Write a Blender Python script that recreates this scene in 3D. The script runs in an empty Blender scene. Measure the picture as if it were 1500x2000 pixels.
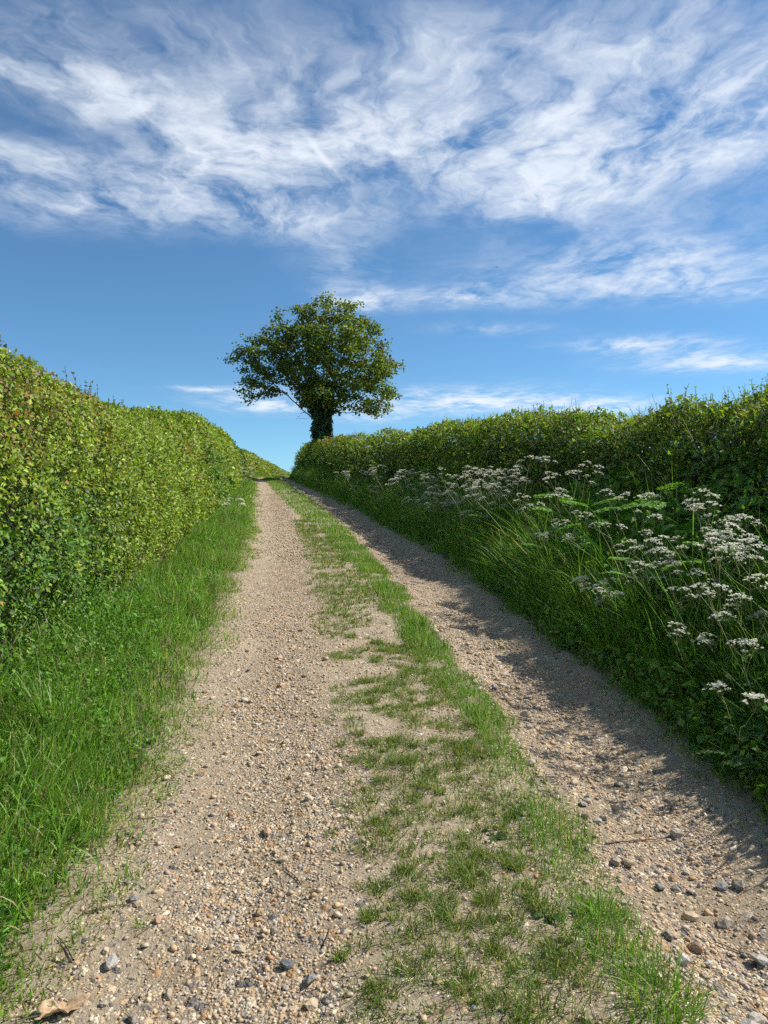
import bpy, math, random
import numpy as np
from mathutils import Vector, Matrix

random.seed(7)
RNG = np.random.default_rng(11)
scene = bpy.context.scene
COL = scene.collection

# ------------------------------------------------------------------ camera
EYE = 1.55                      # eye height above the track, metres
cam_data = bpy.data.cameras.new('camera')
cam_data.sensor_fit = 'HORIZONTAL'
cam_data.sensor_width = 36.0
cam_data.lens = 36.0            # 1500 px wide photograph, focal length about 1500 px
cam_data.clip_start = 0.05
cam_data.clip_end = 5000.0
cam = bpy.data.objects.new('camera', cam_data)
COL.objects.link(cam)
cam.location = (0.0, 0.0, EYE)
cam.rotation_euler = (math.radians(90.0), 0.0, 0.0)
scene.camera = cam

# ------------------------------------------------------------------ light
SUN_EL = math.radians(44.5)
SUN_AZ = math.radians(17.0)     # from +X towards +Y: the sun stands right and a little ahead
TO_SUN = Vector((math.cos(SUN_AZ) * math.cos(SUN_EL), math.sin(SUN_AZ) * math.cos(SUN_EL), math.sin(SUN_EL)))
sun_data = bpy.data.lights.new('sun', 'SUN')
sun_data.energy = 4.5
sun_data.angle = math.radians(0.5)
sun_data.color = (1.0, 0.955, 0.88)
sun = bpy.data.objects.new('sun', sun_data)
COL.objects.link(sun)
sun.rotation_euler = TO_SUN.to_track_quat('Z', 'Y').to_euler()
sun.location = (30, 20, 40)

scene.view_settings.view_transform = 'Standard'
scene.view_settings.look = 'None'
scene.view_settings.exposure = 0.62
scene.view_settings.gamma = 1.0
scene.view_settings.use_curve_mapping = False
scene.render.engine = 'CYCLES'
scene.cycles.max_bounces = 5
scene.cycles.diffuse_bounces = 3
scene.cycles.glossy_bounces = 2
scene.cycles.transmission_bounces = 4
scene.cycles.transparent_max_bounces = 5
scene.cycles.use_denoising = False
scene.cycles.use_adaptive_sampling = True
scene.cycles.adaptive_threshold = 0.02
scene.cycles.adaptive_min_samples = 12

# ------------------------------------------------------------------ sky: Nishita plus a sheet of cirrus
world = bpy.data.worlds.new('World')
scene.world = world
world.use_nodes = True
WN = world.node_tree.nodes
WL = world.node_tree.links
WN.clear()


def wmath(op, a, b=None, c=None, clamp=False):
    n = WN.new('ShaderNodeMath'); n.operation = op; n.use_clamp = clamp
    for i, s in enumerate((a, b, c)):
        if s is None: continue
        if isinstance(s, (int, float)): n.inputs[i].default_value = s
        else: WL.new(s, n.inputs[i])
    return n.outputs[0]


def wvmath(op, a, b=None):
    n = WN.new('ShaderNodeVectorMath'); n.operation = op
    for i, s in enumerate((a, b)):
        if s is None: continue
        if isinstance(s, (tuple, list)): n.inputs[i].default_value = s
        elif isinstance(s, (int, float)): n.inputs['Scale'].default_value = s
        else: WL.new(s, n.inputs[i])
    return n.outputs[0]


def wscale(a, f):
    n = WN.new('ShaderNodeVectorMath'); n.operation = 'SCALE'
    WL.new(a, n.inputs[0]); n.inputs['Scale'].default_value = f
    return n.outputs[0]


def wnoise(vec, scale, detail=5.0, rough=0.55, dist=0.0):
    n = WN.new('ShaderNodeTexNoise')
    n.inputs['Scale'].default_value = scale; n.inputs['Detail'].default_value = detail
    n.inputs['Roughness'].default_value = rough; n.inputs['Distortion'].default_value = dist
    WL.new(vec, n.inputs['Vector'])
    return n


def wmap(vec, loc=(0, 0, 0), rot=0.0, scl=(1, 1, 1), kind='POINT'):
    n = WN.new('ShaderNodeMapping'); n.vector_type = kind
    n.inputs['Location'].default_value = loc; n.inputs['Rotation'].default_value = (0, 0, rot)
    n.inputs['Scale'].default_value = scl
    WL.new(vec, n.inputs['Vector'])
    return n.outputs[0]


def wramp(x, lo, hi, a=0.0, b=1.0):
    n = WN.new('ShaderNodeMapRange'); n.interpolation_type = 'SMOOTHSTEP'
    n.inputs['From Min'].default_value = lo; n.inputs['From Max'].default_value = hi
    n.inputs['To Min'].default_value = a; n.inputs['To Max'].default_value = b
    WL.new(x, n.inputs['Value'])
    return n.outputs['Result']


sky = WN.new('ShaderNodeTexSky')
sky.sky_type = 'NISHITA'
sky.sun_disc = False
sky.sun_elevation = SUN_EL
sky.sun_rotation = math.radians(90.0) - SUN_AZ
sky.altitude = 1800.0
sky.air_density = 1.0
sky.dust_density = 0.0
sky.ozone_density = 5.0

tc = WN.new('ShaderNodeTexCoord')
sep = WN.new('ShaderNodeSeparateXYZ')
WL.new(tc.outputs['Generated'], sep.inputs[0])
zz = wmath('MAXIMUM', sep.outputs['Z'], 0.02)
cu = wmath('DIVIDE', sep.outputs['X'], zz)
cv = wmath('DIVIDE', sep.outputs['Y'], zz)
comb = WN.new('ShaderNodeCombineXYZ')
WL.new(cu, comb.inputs[0]); WL.new(cv, comb.inputs[1])
P = comb.outputs[0]                      # place on the cloud sheet, one unit = its height

# two scales of swirl so that edges fray into wisps
w1 = wnoise(P, 1.3, 2.0, 0.5)
w2 = wnoise(P, 5.0, 3.0, 0.6)
d1 = wscale(wvmath('SUBTRACT', w1.outputs['Color'], (0.5, 0.5, 0.5)), 0.42)
d2 = wscale(wvmath('SUBTRACT', w2.outputs['Color'], (0.5, 0.5, 0.5)), 0.16)
PW = wvmath('ADD', wvmath('ADD', P, d1), d2)
PL = wvmath('ADD', wvmath('ADD', P, wscale(d1, 0.55)), d2)


def veil(px, py, sx, sy, rot=0.0, amp=1.0):
    """one patch of cirrus: centre and half size as seen from the lane, laid on the sheet"""
    q = 1000.0 - py
    u0, v0 = (px - 750.0) / q, 1500.0 / q
    su, sv = 1.5 * sx / q, 1.45 * 1500.0 * sy / (q * q)
    m = wmap(PL, (u0, v0, 0), rot, (su, sv, 1), 'TEXTURE')
    g = WN.new('ShaderNodeTexGradient'); g.gradient_type = 'QUADRATIC_SPHERE'
    WL.new(m, g.inputs[0])
    return wmath('MULTIPLY', g.outputs['Fac'], amp)


patches = [
    # upper band
    (80, 20, 260, 90, 0, .35), (420, 110, 420, 190, 0, .75), (900, 90, 380, 160, 0, .75), (1330, 60, 380, 150, 0, .8),
    # left sweep
    (90, 150, 330, 90, .25, 1.0), (240, 220, 190, 75, .5, .8), (460, 310, 200, 110, .3, 1.25), (230, 385, 520, 110, 0, 1.15), (60, 300, 260, 70, 0, .55), (560, 430, 260, 60, 0, .75),
    # centre and right sweep
    (720, 260, 290, 120, 0, 1.15), (1000, 300, 430, 150, 0, 1.15), (1300, 300, 460, 150, 0, 1.15), (1020, 390, 240, 60, 0, .75), (1420, 210, 330, 160, 0, .9),
    # lower right wisps
    (1240, 500, 430, 110, 0, .9), (1330, 560, 420, 60, 0, .8), (900, 585, 220, 34, 0, 1.0), (670, 520, 120, 130, 0, .62), (720, 585, 130, 40, 0, .55),
    # thin streaks lower down
    (1240, 672, 190, 24, 0, 1.25), (1420, 705, 260, 34, 0, 1.3), (930, 785, 270, 36, 0, 1.5), (1180, 796, 190, 26, 0, 1.2), (520, 788, 160, 34, 0, 1.25), (720, 812, 120, 24, 0, 1.0), (960, 640, 170, 18, 0, .7), (400, 760, 120, 8, 0, .9),
]
# elsewhere in the sky the same kind of scattered cirrus goes on
front = wmath('MULTIPLY', wramp(cv, 0.7, 1.3), wramp(wmath('DIVIDE', wmath('ABSOLUTE', cu), wmath('ADD', wmath('MAXIMUM', cv, 0.0), 0.01)), 0.55, 0.8, 1.0, 0.0))
gen = wnoise(P, 0.55, 2.0, 0.5)
rest = wramp(gen.outputs['Fac'], 0.42, 0.68, 0.0, 0.9)
rest = wmath('MULTIPLY', rest, wmath('SUBTRACT', 1.0, front))
cover = rest
for p in patches:
    cover = wmath('ADD', cover, veil(*p))
cover = wmath('MINIMUM', cover, 1.15)

n_big = wnoise(wmap(PW, scl=(1.25, 0.7, 1)), 2.6, 6.0, 0.62)
n_str = wnoise(wmap(PW, rot=0.6, scl=(2.6, 1.2, 1)), 1.9, 5.0, 0.62)
n_fin = wnoise(wmap(PW, rot=-0.35, scl=(5.0, 3.6, 1)), 2.2, 4.0, 0.62)
tex = wmath('ADD', wmath('MULTIPLY', n_big.outputs['Fac'], 0.45), wmath('ADD', wmath('MULTIPLY', n_str.outputs['Fac'], 0.32), wmath('MULTIPLY', n_fin.outputs['Fac'], 0.23)))
tex = wmath('MULTIPLY', wmath('SUBTRACT', tex, 0.5), 5.0)
field = wmath('MULTIPLY', cover, wmath('MAXIMUM', wmath('ADD', tex, 0.60), 0.0))
m_ = wmap(wvmath('ADD', P, wscale(d2, 0.2)), (-0.177, 2.15, 0), -0.265, (0.022, 0.25, 1), 'TEXTURE')      # a short old vapour trail
g_ = WN.new('ShaderNodeTexGradient'); g_.gradient_type = 'QUADRATIC_SPHERE'
WL.new(m_, g_.inputs[0])
field = wmath('ADD', field, wmath('MULTIPLY', g_.outputs['Fac'], 0.55))
dens = wmath('POWER', wramp(field, 0.0, 1.25), 0.8)
opac = wmath('MULTIPLY', dens, 0.90)

hs = WN.new('ShaderNodeMix'); hs.data_type = 'RGBA'; hs.blend_type = 'MULTIPLY'   # deep blue of a dry day
hs.inputs['Factor'].default_value = 1.0
hs.inputs['B'].default_value = (0.83, 1.10, 1.12, 1.0)
WL.new(sky.outputs[0], hs.inputs['A'])

mix = WN.new('ShaderNodeMix'); mix.data_type = 'RGBA'
WL.new(opac, mix.inputs['Factor'])
WL.new(hs.outputs['Result'], mix.inputs['A'])
mix.inputs['B'].default_value = (7.4, 7.9, 8.6, 1.0)      # sunlit ice cloud, in the sky node's own units
bg = WN.new('ShaderNodeBackground')
bg.inputs['Strength'].default_value = 0.080
WL.new(mix.outputs['Result'], bg.inputs['Color'])
wo = WN.new('ShaderNodeOutputWorld')
WL.new(bg.outputs[0], wo.inputs['Surface'])
world.cycles.sampling_method = 'MANUAL'
world.cycles.sample_map_resolution = 512

# ------------------------------------------------------------------ helpers
def tag(o, label=None, category=None, group=None, kind=None):
    if label: o['label'] = label
    if category: o['category'] = category
    if group: o['group'] = group
    if kind: o['kind'] = kind
    return o


def link(o, parent=None):
    COL.objects.link(o)
    if parent is not None: o.parent = parent
    return o


def empty(name, loc=(0, 0, 0), rz=0.0, parent=None):
    o = bpy.data.objects.new(name, None)
    o.empty_display_size = 0.2
    o.location = loc; o.rotation_euler = (0, 0, rz)
    return link(o, parent)


def make_mesh(name, verts, faces, mat=None, color=None, smooth=False, uv=None):
    """verts (n,3); faces (m,k) index array; color (n,3) stored per vertex as 'tint'"""
    verts = np.asarray(verts, np.float32); faces = np.asarray(faces, np.int32)
    m, k = faces.shape
    me = bpy.data.meshes.new(name)
    me.vertices.add(len(verts)); me.vertices.foreach_set('co', verts.ravel())
    me.loops.add(m * k); me.loops.foreach_set('vertex_index', faces.ravel())
    me.polygons.add(m)
    me.polygons.foreach_set('loop_start', np.arange(0, m * k, k, dtype=np.int32))
    me.polygons.foreach_set('loop_total', np.full(m, k, np.int32))
    if smooth: me.polygons.foreach_set('use_smooth', np.ones(m, bool))
    if color is not None:
        at = me.attributes.new('tint', 'FLOAT_COLOR', 'POINT')
        c4 = np.ones((len(verts), 4), np.float32); c4[:, :3] = color
        at.data.foreach_set('color', c4.ravel())
    me.update(calc_edges=True)
    if mat is not None: me.materials.append(mat)
    return me


def obj(name, me, parent=None, loc=None):
    o = bpy.data.objects.new(name, me)
    if loc is not None: o.location = loc
    return link(o, parent)


def hash3(ix, iy, iz, seed):
    h = (ix.astype(np.int64) * 374761393 + iy.astype(np.int64) * 668265263 + iz.astype(np.int64) * 2147483647 + seed * 974711) & 0xffffffff
    h = ((h ^ (h >> 13)) * 1274126177) & 0xffffffff
    h = h ^ (h >> 16)
    return (h & 0xffffff) / float(0xffffff)


def vnoise(p, seed=0):
    """smooth value noise in 0..1 for points (n,3)"""
    p = np.asarray(p, float)
    i = np.floor(p).astype(np.int64); f = p - i
    f = f * f * (3 - 2 * f)
    out = 0.0
    for dx in (0, 1):
        for dy in (0, 1):
            for dz in (0, 1):
                w = (f[:, 0] if dx else 1 - f[:, 0]) * (f[:, 1] if dy else 1 - f[:, 1]) * (f[:, 2] if dz else 1 - f[:, 2])
                out = out + w * hash3(i[:, 0] + dx, i[:, 1] + dy, i[:, 2] + dz, seed)
    return out


def fbm(p, scale=1.0, octaves=4, seed=0):
    p = np.asarray(p, float) * scale
    s, a, t = 0.0, 1.0, 0.0
    for o in range(octaves):
        s = s + a * vnoise(p + o * 17.3, seed + o); t += a; a *= 0.5; p = p * 2.03
    return s / t


def xy0(x, y):
    return np.stack([x, y, np.zeros_like(x)], 1)


def sstep(x, a, b):
    t = np.clip((np.asarray(x, float) - a) / (b - a), 0, 1)
    return t * t * (3 - 2 * t)


YG = np.arange(-40.0, 200.0, 0.1)


def spline(pts, sig=1.0):
    ys, vs = zip(*pts)
    v = np.interp(YG, ys, vs)
    k = np.arange(-40, 41) * 0.1
    g = np.exp(-(k / sig) ** 2 / 2); g /= g.sum()
    v2 = np.convolve(np.pad(v, 40, mode='edge'), g, 'valid')
    return lambda y: np.interp(y, YG, v2)


# the lane's lines as x over the distance y ahead of the camera
LANE_L = spline([(-20, -1.0), (2.4, -1.03), (3.2, -1.05), (4.5, -1.15), (6, -1.33), (8, -1.6), (11, -1.98), (16.6, -2.78), (29, -4.8), (42, -7.05), (50, -8.0), (60, -8.6), (75, -9.0), (110, -8.0)], .6)
RUT_LR = spline([(-20, -.12), (2.2, -.14), (3.2, -.2), (5.5, -.5), (9, -.88), (13.7, -1.5), (29, -4.0), (42, -6.35), (50, -7.2), (60, -7.8), (75, -8.2), (110, -7.2)], .6)
STRIP_R = spline([(-20, .85), (2.1, .82), (3.5, .80), (4.8, .64), (7, .40), (10.1, 0.0), (14, -.58), (19.4, -1.42), (29, -3.2), (36, -4.5), (42, -5.75), (50, -6.7), (60, -7.3), (75, -7.7), (110, -6.7)], .6)
LANE_R = spline([(-20, 1.6), (2, 1.58), (3.75, 1.62), (4.75, 1.58), (6, 1.39), (10.1, 1.0), (14, .38), (19.4, -.62), (29, -2.5), (36, -3.95), (42, -5.2), (50, -6.1), (60, -6.7), (75, -7.1), (110, -6.1)], .6)
# clipped faces of the hedges
HEDGE_L = spline([(-20, -2.2), (3, -2.28), (5.5, -2.38), (7.2, -2.5), (10, -2.8), (12, -3.05), (17, -3.64), (26, -5.02), (38, -7.15), (42, -7.8), (50, -8.75), (60, -9.4), (75, -10.0), (90, -9.9), (120, -9.0)], .8)
HEDGE_R = spline([(-20, 3.4), (4, 3.12), (6, 2.98), (8, 2.68), (10, 2.32), (14, 1.55), (16, 1.18), (23.5, -.5), (34, -2.75), (44, -4.5), (50, -5.6), (56, -6.1), (70, -6.3), (110, -5.2)], 1.0)
PROFILE = spline([(-40, -3.4), (0, 0.0), (44, 3.52), (50, 3.86), (60, 4.12), (75, 4.15), (110, 3.2), (200, -3)], 2.0)


def ground_z(x, y, rough=True):
    x = np.asarray(x, float); y = np.asarray(y, float)
    z = PROFILE(np.clip(y, -39.9, 199.8))
    l, r = LANE_L(y), LANE_R(y)
    # low banks on either side of the lane
    z = z + 0.48 * sstep(x - r, 0.02, 1.3) + 0.09 * sstep(l - x, 0.05, 1.3) + 0.25 * sstep(l - x, 0.2, 2.0) * sstep(y, 42, 56)
    # wheel ruts
    c2 = (STRIP_R(y) + r) / 2; w2 = (r - STRIP_R(y)) / 2 + 0.05
    z = z - 0.085 * np.exp(-((x - c2) / (w2 * .8)) ** 2)
    c1 = (l + RUT_LR(y)) / 2; w1 = (RUT_LR(y) - l) / 2 + 0.05
    z = z - 0.035 * np.exp(-((x - c1) / (w1 * .85)) ** 2)
    if rough:
        p = xy0(x.ravel(), y.ravel())
        inside = (sstep(x - l, -.2, .1) * sstep(r - x, -.2, .1)).ravel()
        n = (fbm(p, 1.1, 3, 3) - .5) * .07 + (fbm(p, 6.0, 3, 5) - .5) * .030 * inside + (fbm(p, 28.0, 2, 9) - .5) * .010 * inside
        z = z + n.reshape(z.shape)
    return z


# ------------------------------------------------------------------ materials
def new_mat(name):
    m = bpy.data.materials.new(name); m.use_nodes = True
    nt = m.node_tree; nt.nodes.clear()
    out = nt.nodes.new('ShaderNodeOutputMaterial')
    return m, nt, out


def leaf_mat(name, rough=0.42, trans=0.38, spec=0.35, warm=(1.15, 1.25, .45)):
    """thin plant tissue: per leaf tint, gloss on the cuticle and light passing through"""
    m, nt, out = new_mat(name)
    a = nt.nodes.new('ShaderNodeAttribute'); a.attribute_name = 'tint'
    b = nt.nodes.new('ShaderNodeBsdfPrincipled')
    b.inputs['Roughness'].default_value = rough
    b.inputs['Specular IOR Level'].default_value = spec
    nt.links.new(a.outputs['Color'], b.inputs['Base Color'])
    t = nt.nodes.new('ShaderNodeBsdfTranslucent')
    mu = nt.nodes.new('ShaderNodeMix'); mu.data_type = 'RGBA'; mu.blend_type = 'MULTIPLY'
    mu.inputs['Factor'].default_value = 1.0
    nt.links.new(a.outputs['Color'], mu.inputs['A']); mu.inputs['B'].default_value = (*warm, 1)
    nt.links.new(mu.outputs['Result'], t.inputs['Color'])
    x = nt.nodes.new('ShaderNodeMixShader'); x.inputs[0].default_value = trans
    nt.links.new(b.outputs[0], x.inputs[1]); nt.links.new(t.outputs[0], x.inputs[2])
    nt.links.new(x.outputs[0], out.inputs['Surface'])
    return m


def solid_mat(name, col, rough=0.8, noise=None, bump=0.0, scale=30.0, attr=False, rnd=None):
    """opaque surface; noise = second colour mixed in by a noise texture; rnd = list of colours picked per object"""
    m, nt, out = new_mat(name)
    b = nt.nodes.new('ShaderNodeBsdfPrincipled')
    b.inputs['Roughness'].default_value = rough
    b.inputs['Specular IOR Level'].default_value = 0.25
    tc_ = nt.nodes.new('ShaderNodeTexCoord')
    nz = nt.nodes.new('ShaderNodeTexNoise'); nz.inputs['Scale'].default_value = scale; nz.inputs['Detail'].default_value = 5
    nt.links.new(tc_.outputs['Object'], nz.inputs['Vector'])
    if attr:
        a = nt.nodes.new('ShaderNodeAttribute'); a.attribute_name = 'tint'; src = a.outputs['Color']
    elif rnd:
        oi = nt.nodes.new('ShaderNodeObjectInfo')
        cr = nt.nodes.new('ShaderNodeValToRGB'); cr.color_ramp.interpolation = 'CONSTANT'
        el = cr.color_ramp.elements
        while len(el) < len(rnd): el.new(0.5)
        for i, c in enumerate(rnd): el[i].position = i / len(rnd); el[i].color = (*c, 1)
        nt.links.new(oi.outputs['Random'], cr.inputs[0]); src = cr.outputs[0]
    else:
        rgb = nt.nodes.new('ShaderNodeRGB'); rgb.outputs[0].default_value = (*col, 1); src = rgb.outputs[0]
    if noise is not None:
        mx = nt.nodes.new('ShaderNodeMix'); mx.data_type = 'RGBA'
        mr = nt.nodes.new('ShaderNodeMapRange'); mr.inputs['From Min'].default_value = .42; mr.inputs['From Max'].default_value = .68
        nt.links.new(nz.outputs['Fac'], mr.inputs['Value'])
        nt.links.new(mr.outputs[0], mx.inputs['Factor'])
        nt.links.new(src, mx.inputs['A']); mx.inputs['B'].default_value = (*noise, 1)
        src = mx.outputs['Result']
    nt.links.new(src, b.inputs['Base Color'])
    if bump:
        bp = nt.nodes.new('ShaderNodeBump'); bp.inputs['Strength'].default_value = 1.0; bp.inputs['Distance'].default_value = bump
        nt.links.new(nz.outputs['Fac'], bp.inputs['Height']); nt.links.new(bp.outputs[0], b.inputs['Normal'])
    nt.links.new(b.outputs[0], out.inputs['Surface'])
    return m


M_HEDGE = leaf_mat('hedge_leaf', .52, .30, .26)
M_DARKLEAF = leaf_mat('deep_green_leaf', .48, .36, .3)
M_TREELEAF = leaf_mat('sycamore_leaf', .45, .45, .35)
M_IVY = leaf_mat('ivy_leaf', .33, .12, .5)
M_GRASS = leaf_mat('grass_blade', .45, .40, .35, (1.05, 1.2, .5))
M_HERB = leaf_mat('herb_leaf', .5, .38, .3)
M_PETAL = leaf_mat('white_petal', .7, .35, .2, (1, 1, .95))
M_TWIG = solid_mat('twig_bark', (.13, .095, .065), .85, (.22, .18, .14), .002, 60)
M_BARK = solid_mat('tree_bark', (.09, .075, .058), .9, (.17, .15, .12), .012, 9)
M_CORE_SHADE = solid_mat('hedge_core_shade', (.020, .022, .012), .95, (.035, .03, .02), .02, 14)  # near black: shade among the dense inner twigs put into the colour
M_STEM = solid_mat('green_stem', (.27, .32, .12), .6, (.30, .25, .13), .001, 40)
M_DEAD = solid_mat('dry_leaf', (.52, .38, .24), .8, (.38, .24, .13), .001, 55)
FLINTS = [(.54, .39, .23), (.31, .27, .235), (.60, .50, .37), (.48, .30, .14), (.41, .355, .295), (.68, .53, .36), (.17, .155, .145), (.52, .39, .26), (.45, .41, .36), (.60, .44, .25), (.34, .27, .20), (.44, .21, .10)]
PALE_FLINTS = [tuple(min(.6, a_ + .70 * v) for v, a_ in zip(c_, (.085, .068, .045))) for c_ in FLINTS]
M_STONE = solid_mat('flint', (.4, .35, .3), .62, (.44, .36, .27), .004, 2.2, rnd=PALE_FLINTS)
M_GRAVEL = solid_mat('gravel_flint', (.4, .35, .3), .75, (.40, .315, .22), .002, 45, attr=True)


def track_material():
    m, nt, out = new_mat('dry_earth_and_grit')
    N, L = nt.nodes.new, nt.links.new
    b = N('ShaderNodeBsdfPrincipled'); b.inputs['Roughness'].default_value = .92; b.inputs['Specular IOR Level'].default_value = .15
    tc_ = N('ShaderNodeTexCoord')
    at = N('ShaderNodeAttribute'); at.attribute_name = 'tint'
    sp = N('ShaderNodeSeparateColor'); L(at.outputs['Color'], sp.inputs[0])   # red = grit, green = dark humus

    def noise(s, d=6, r=.6):
        n = N('ShaderNodeTexNoise'); n.inputs['Scale'].default_value = s; n.inputs['Detail'].default_value = d; n.inputs['Roughness'].default_value = r
        L(tc_.outputs['Object'], n.inputs['Vector']); return n.outputs['Fac']

    def mixc(f, a, c):
        x = N('ShaderNodeMix'); x.data_type = 'RGBA'
        if isinstance(f, float): x.inputs['Factor'].default_value = f
        else: L(f, x.inputs['Factor'])
        for k, v in (('A', a), ('B', c)):
            if isinstance(v, tuple): x.inputs[k].default_value = (*v, 1)
            else: L(v, x.inputs[k])
        return x.outputs['Result']

    def rng(v, lo, hi, a=0., c=1.):
        x = N('ShaderNodeMapRange'); x.inputs['From Min'].default_value = lo; x.inputs['From Max'].default_value = hi
        x.inputs['To Min'].default_value = a; x.inputs['To Max'].default_value = c; L(v, x.inputs['Value']); return x.outputs[0]

    def mth(op, a, c):
        x = N('ShaderNodeMath'); x.operation = op
        for i, v in enumerate((a, c)):
            if isinstance(v, (int, float)): x.inputs[i].default_value = v
            else: L(v, x.inputs[i])
        return x.outputs[0]
    soil = mixc(rng(noise(2.3), .35, .65), (.395, .320, .212), (.485, .408, .285))
    soil = mixc(rng(noise(26), .45, .72), soil, (.27, .195, .125))
    soil = mixc(rng(noise(240, 3), .52, .75), soil, (.50, .41, .30))

    def grit(scale):
        v = N('ShaderNodeTexVoronoi'); v.inputs['Scale'].default_value = scale; v.inputs['Randomness'].default_value = 1
        L(tc_.outputs['Object'], v.inputs['Vector'])
        cr = N('ShaderNodeValToRGB'); cr.color_ramp.interpolation = 'CONSTANT'
        cols = [(.50, .36, .22), (.60, .47, .32), (.29, .24, .20), (.54, .40, .25), (.72, .61, .46), (.46, .29, .15), (.42, .35, .28), (.54, .42, .28), (.17, .155, .14), (.52, .38, .24)]
        el = cr.color_ramp.elements
        while len(el) < len(cols): el.new(.5)
        for i, c in enumerate(cols): el[i].position = i / len(cols); el[i].color = (*c, 1)
        s2 = N('ShaderNodeSeparateColor'); L(v.outputs['Color'], s2.inputs[0]); L(s2.outputs[0], cr.inputs[0])
        return cr.outputs[0], v.outputs['Distance'], s2.outputs[1]
    soil = mixc(mth('MULTIPLY', sp.outputs[0], .6), soil, (.30, .228, .15))
    ca, da, ra = grit(95.0)
    cb, db, rb = grit(38.0)
    gm = mth('MULTIPLY', sp.outputs[0], rng(noise(3.2, 5), .32, .6))
    fa = mth('LESS_THAN', ra, mth('MULTIPLY', gm, 1.25))
    fb = mth('LESS_THAN', rb, mth('MULTIPLY', gm, .5))
    col = mixc(fa, soil, ca)
    col = mixc(fb, col, cb)
    col = mixc(mth('MULTIPLY', mth('MULTIPLY', sp.outputs[1], .6), rng(noise(9), .3, .65)), col, (.14, .10, .06))
    L(col, b.inputs['Base Color'])
    ha = mth('MULTIPLY', fa, mth('SUBTRACT', .6, da)); hb = mth('MULTIPLY', fb, mth('SUBTRACT', .6, db))
    h = mth('ADD', mth('MULTIPLY', ha, .017), mth('MULTIPLY', hb, .034))
    h = mth('ADD', h, mth('MULTIPLY', noise(55, 6, .7), .022))
    bp = N('ShaderNodeBump'); bp.inputs['Strength'].default_value = .9; bp.inputs['Distance'].default_value = 1.0
    L(h, bp.inputs['Height']); L(bp.outputs[0], b.inputs['Normal'])
    L(b.outputs[0], out.inputs['Surface'])
    return m


M_TRACK = track_material()
M_FIELD = solid_mat('field_turf', (.055, .085, .022), .95, (.09, .075, .04), .03, 3.0)

# ------------------------------------------------------------------ the ground
def grid_mesh(name, xs2d, ys2d, zs2d, mat, tint=None, smooth=True):
    r, c = xs2d.shape
    v = np.stack([xs2d, ys2d, zs2d], 2).reshape(-1, 3)
    i = np.arange(r * c).reshape(r, c)
    f = np.stack([i[:-1, :-1], i[:-1, 1:], i[1:, 1:], i[1:, :-1]], 2).reshape(-1, 4)
    return make_mesh(name, v, f, mat, tint, smooth)


gx = np.unique(np.concatenate([np.linspace(-900, -40, 24), np.linspace(-40, 40, 161), np.linspace(40, 900, 24)]))
gy = np.unique(np.concatenate([np.linspace(-700, -30, 16), np.linspace(-30, 90, 241), np.linspace(90, 1500, 40)]))
GX, GY = np.meshgrid(gx, gy)
GZ = ground_z(GX, np.clip(GY, -39, 199), False)
GZ -= 0.06 * sstep(GX - LANE_L(GY), -.5, -.2) * sstep(LANE_R(GY) - GX, -.5, -.2) + .02
GZ = np.where(GY > 199, GZ - (GY - 199) * .06, GZ); GZ = np.where(GY < -39, GZ + (GY + 39) * .03, GZ)
ground = obj('ground', grid_mesh('ground', GX, GY, GZ, M_FIELD))
tag(ground, kind='structure')

ty = np.concatenate([np.arange(-6, 1.4, .12), np.arange(1.4, 7, .022), np.arange(7, 16, .06), np.arange(16, 62, .2)])
ts = np.linspace(0, 1, 124)
TY = np.repeat(ty[:, None], len(ts), 1)
TX = (LANE_L(ty) - .55)[:, None] * (1 - ts) + (LANE_R(ty) + .55)[:, None] * ts
TZ = ground_z(TX, TY) + 0.0
edge = np.minimum(ts, 1 - ts)[None, :]
TZ = TZ - 0.05 * (1 - sstep(edge, 0, .02))
l_, a_, b_, r_ = LANE_L(TY), RUT_LR(TY), STRIP_R(TY), LANE_R(TY)
wob = (fbm(xy0(TX.ravel(), TY.ravel()), 1.6, 3, 21).reshape(TX.shape) - .5) * .35


def band(x, a, b, s):
    return sstep(x - a, -s, s) * sstep(b - x, -s, s)


def grit_amount(x, y, w):
    l, a, b, r = LANE_L(y), RUT_LR(y), STRIP_R(y), LANE_R(y)
    return np.clip(band(x + w, l + .36, a + .02, .18) + .95 * band(x + w, b - .02, b + (r - b) * .62, .14) + .22 * band(x, a, b, .2) + .35 * band(x, l, l + .3, .1) + .25 * band(x, b + .4, r, .2), 0, 1)


grit = grit_amount(TX, TY, wob)
humus = np.clip((1 - sstep(TX - l_, -.16, .08)) + (1 - sstep(r_ - TX, -.16, .14)), 0, 1)
tint = np.stack([grit, humus, np.zeros_like(grit)], 2).reshape(-1, 3)
track = obj('track', grid_mesh('track', TX, TY, TZ, M_TRACK, tint))
tag(track, kind='structure')

# ------------------------------------------------------------------ foliage builders
def unit(v):
    return v / np.maximum(np.linalg.norm(v, axis=1, keepdims=True), 1e-9)


def rand_dirs(n):
    return unit(RNG.normal(size=(n, 3)))


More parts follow.
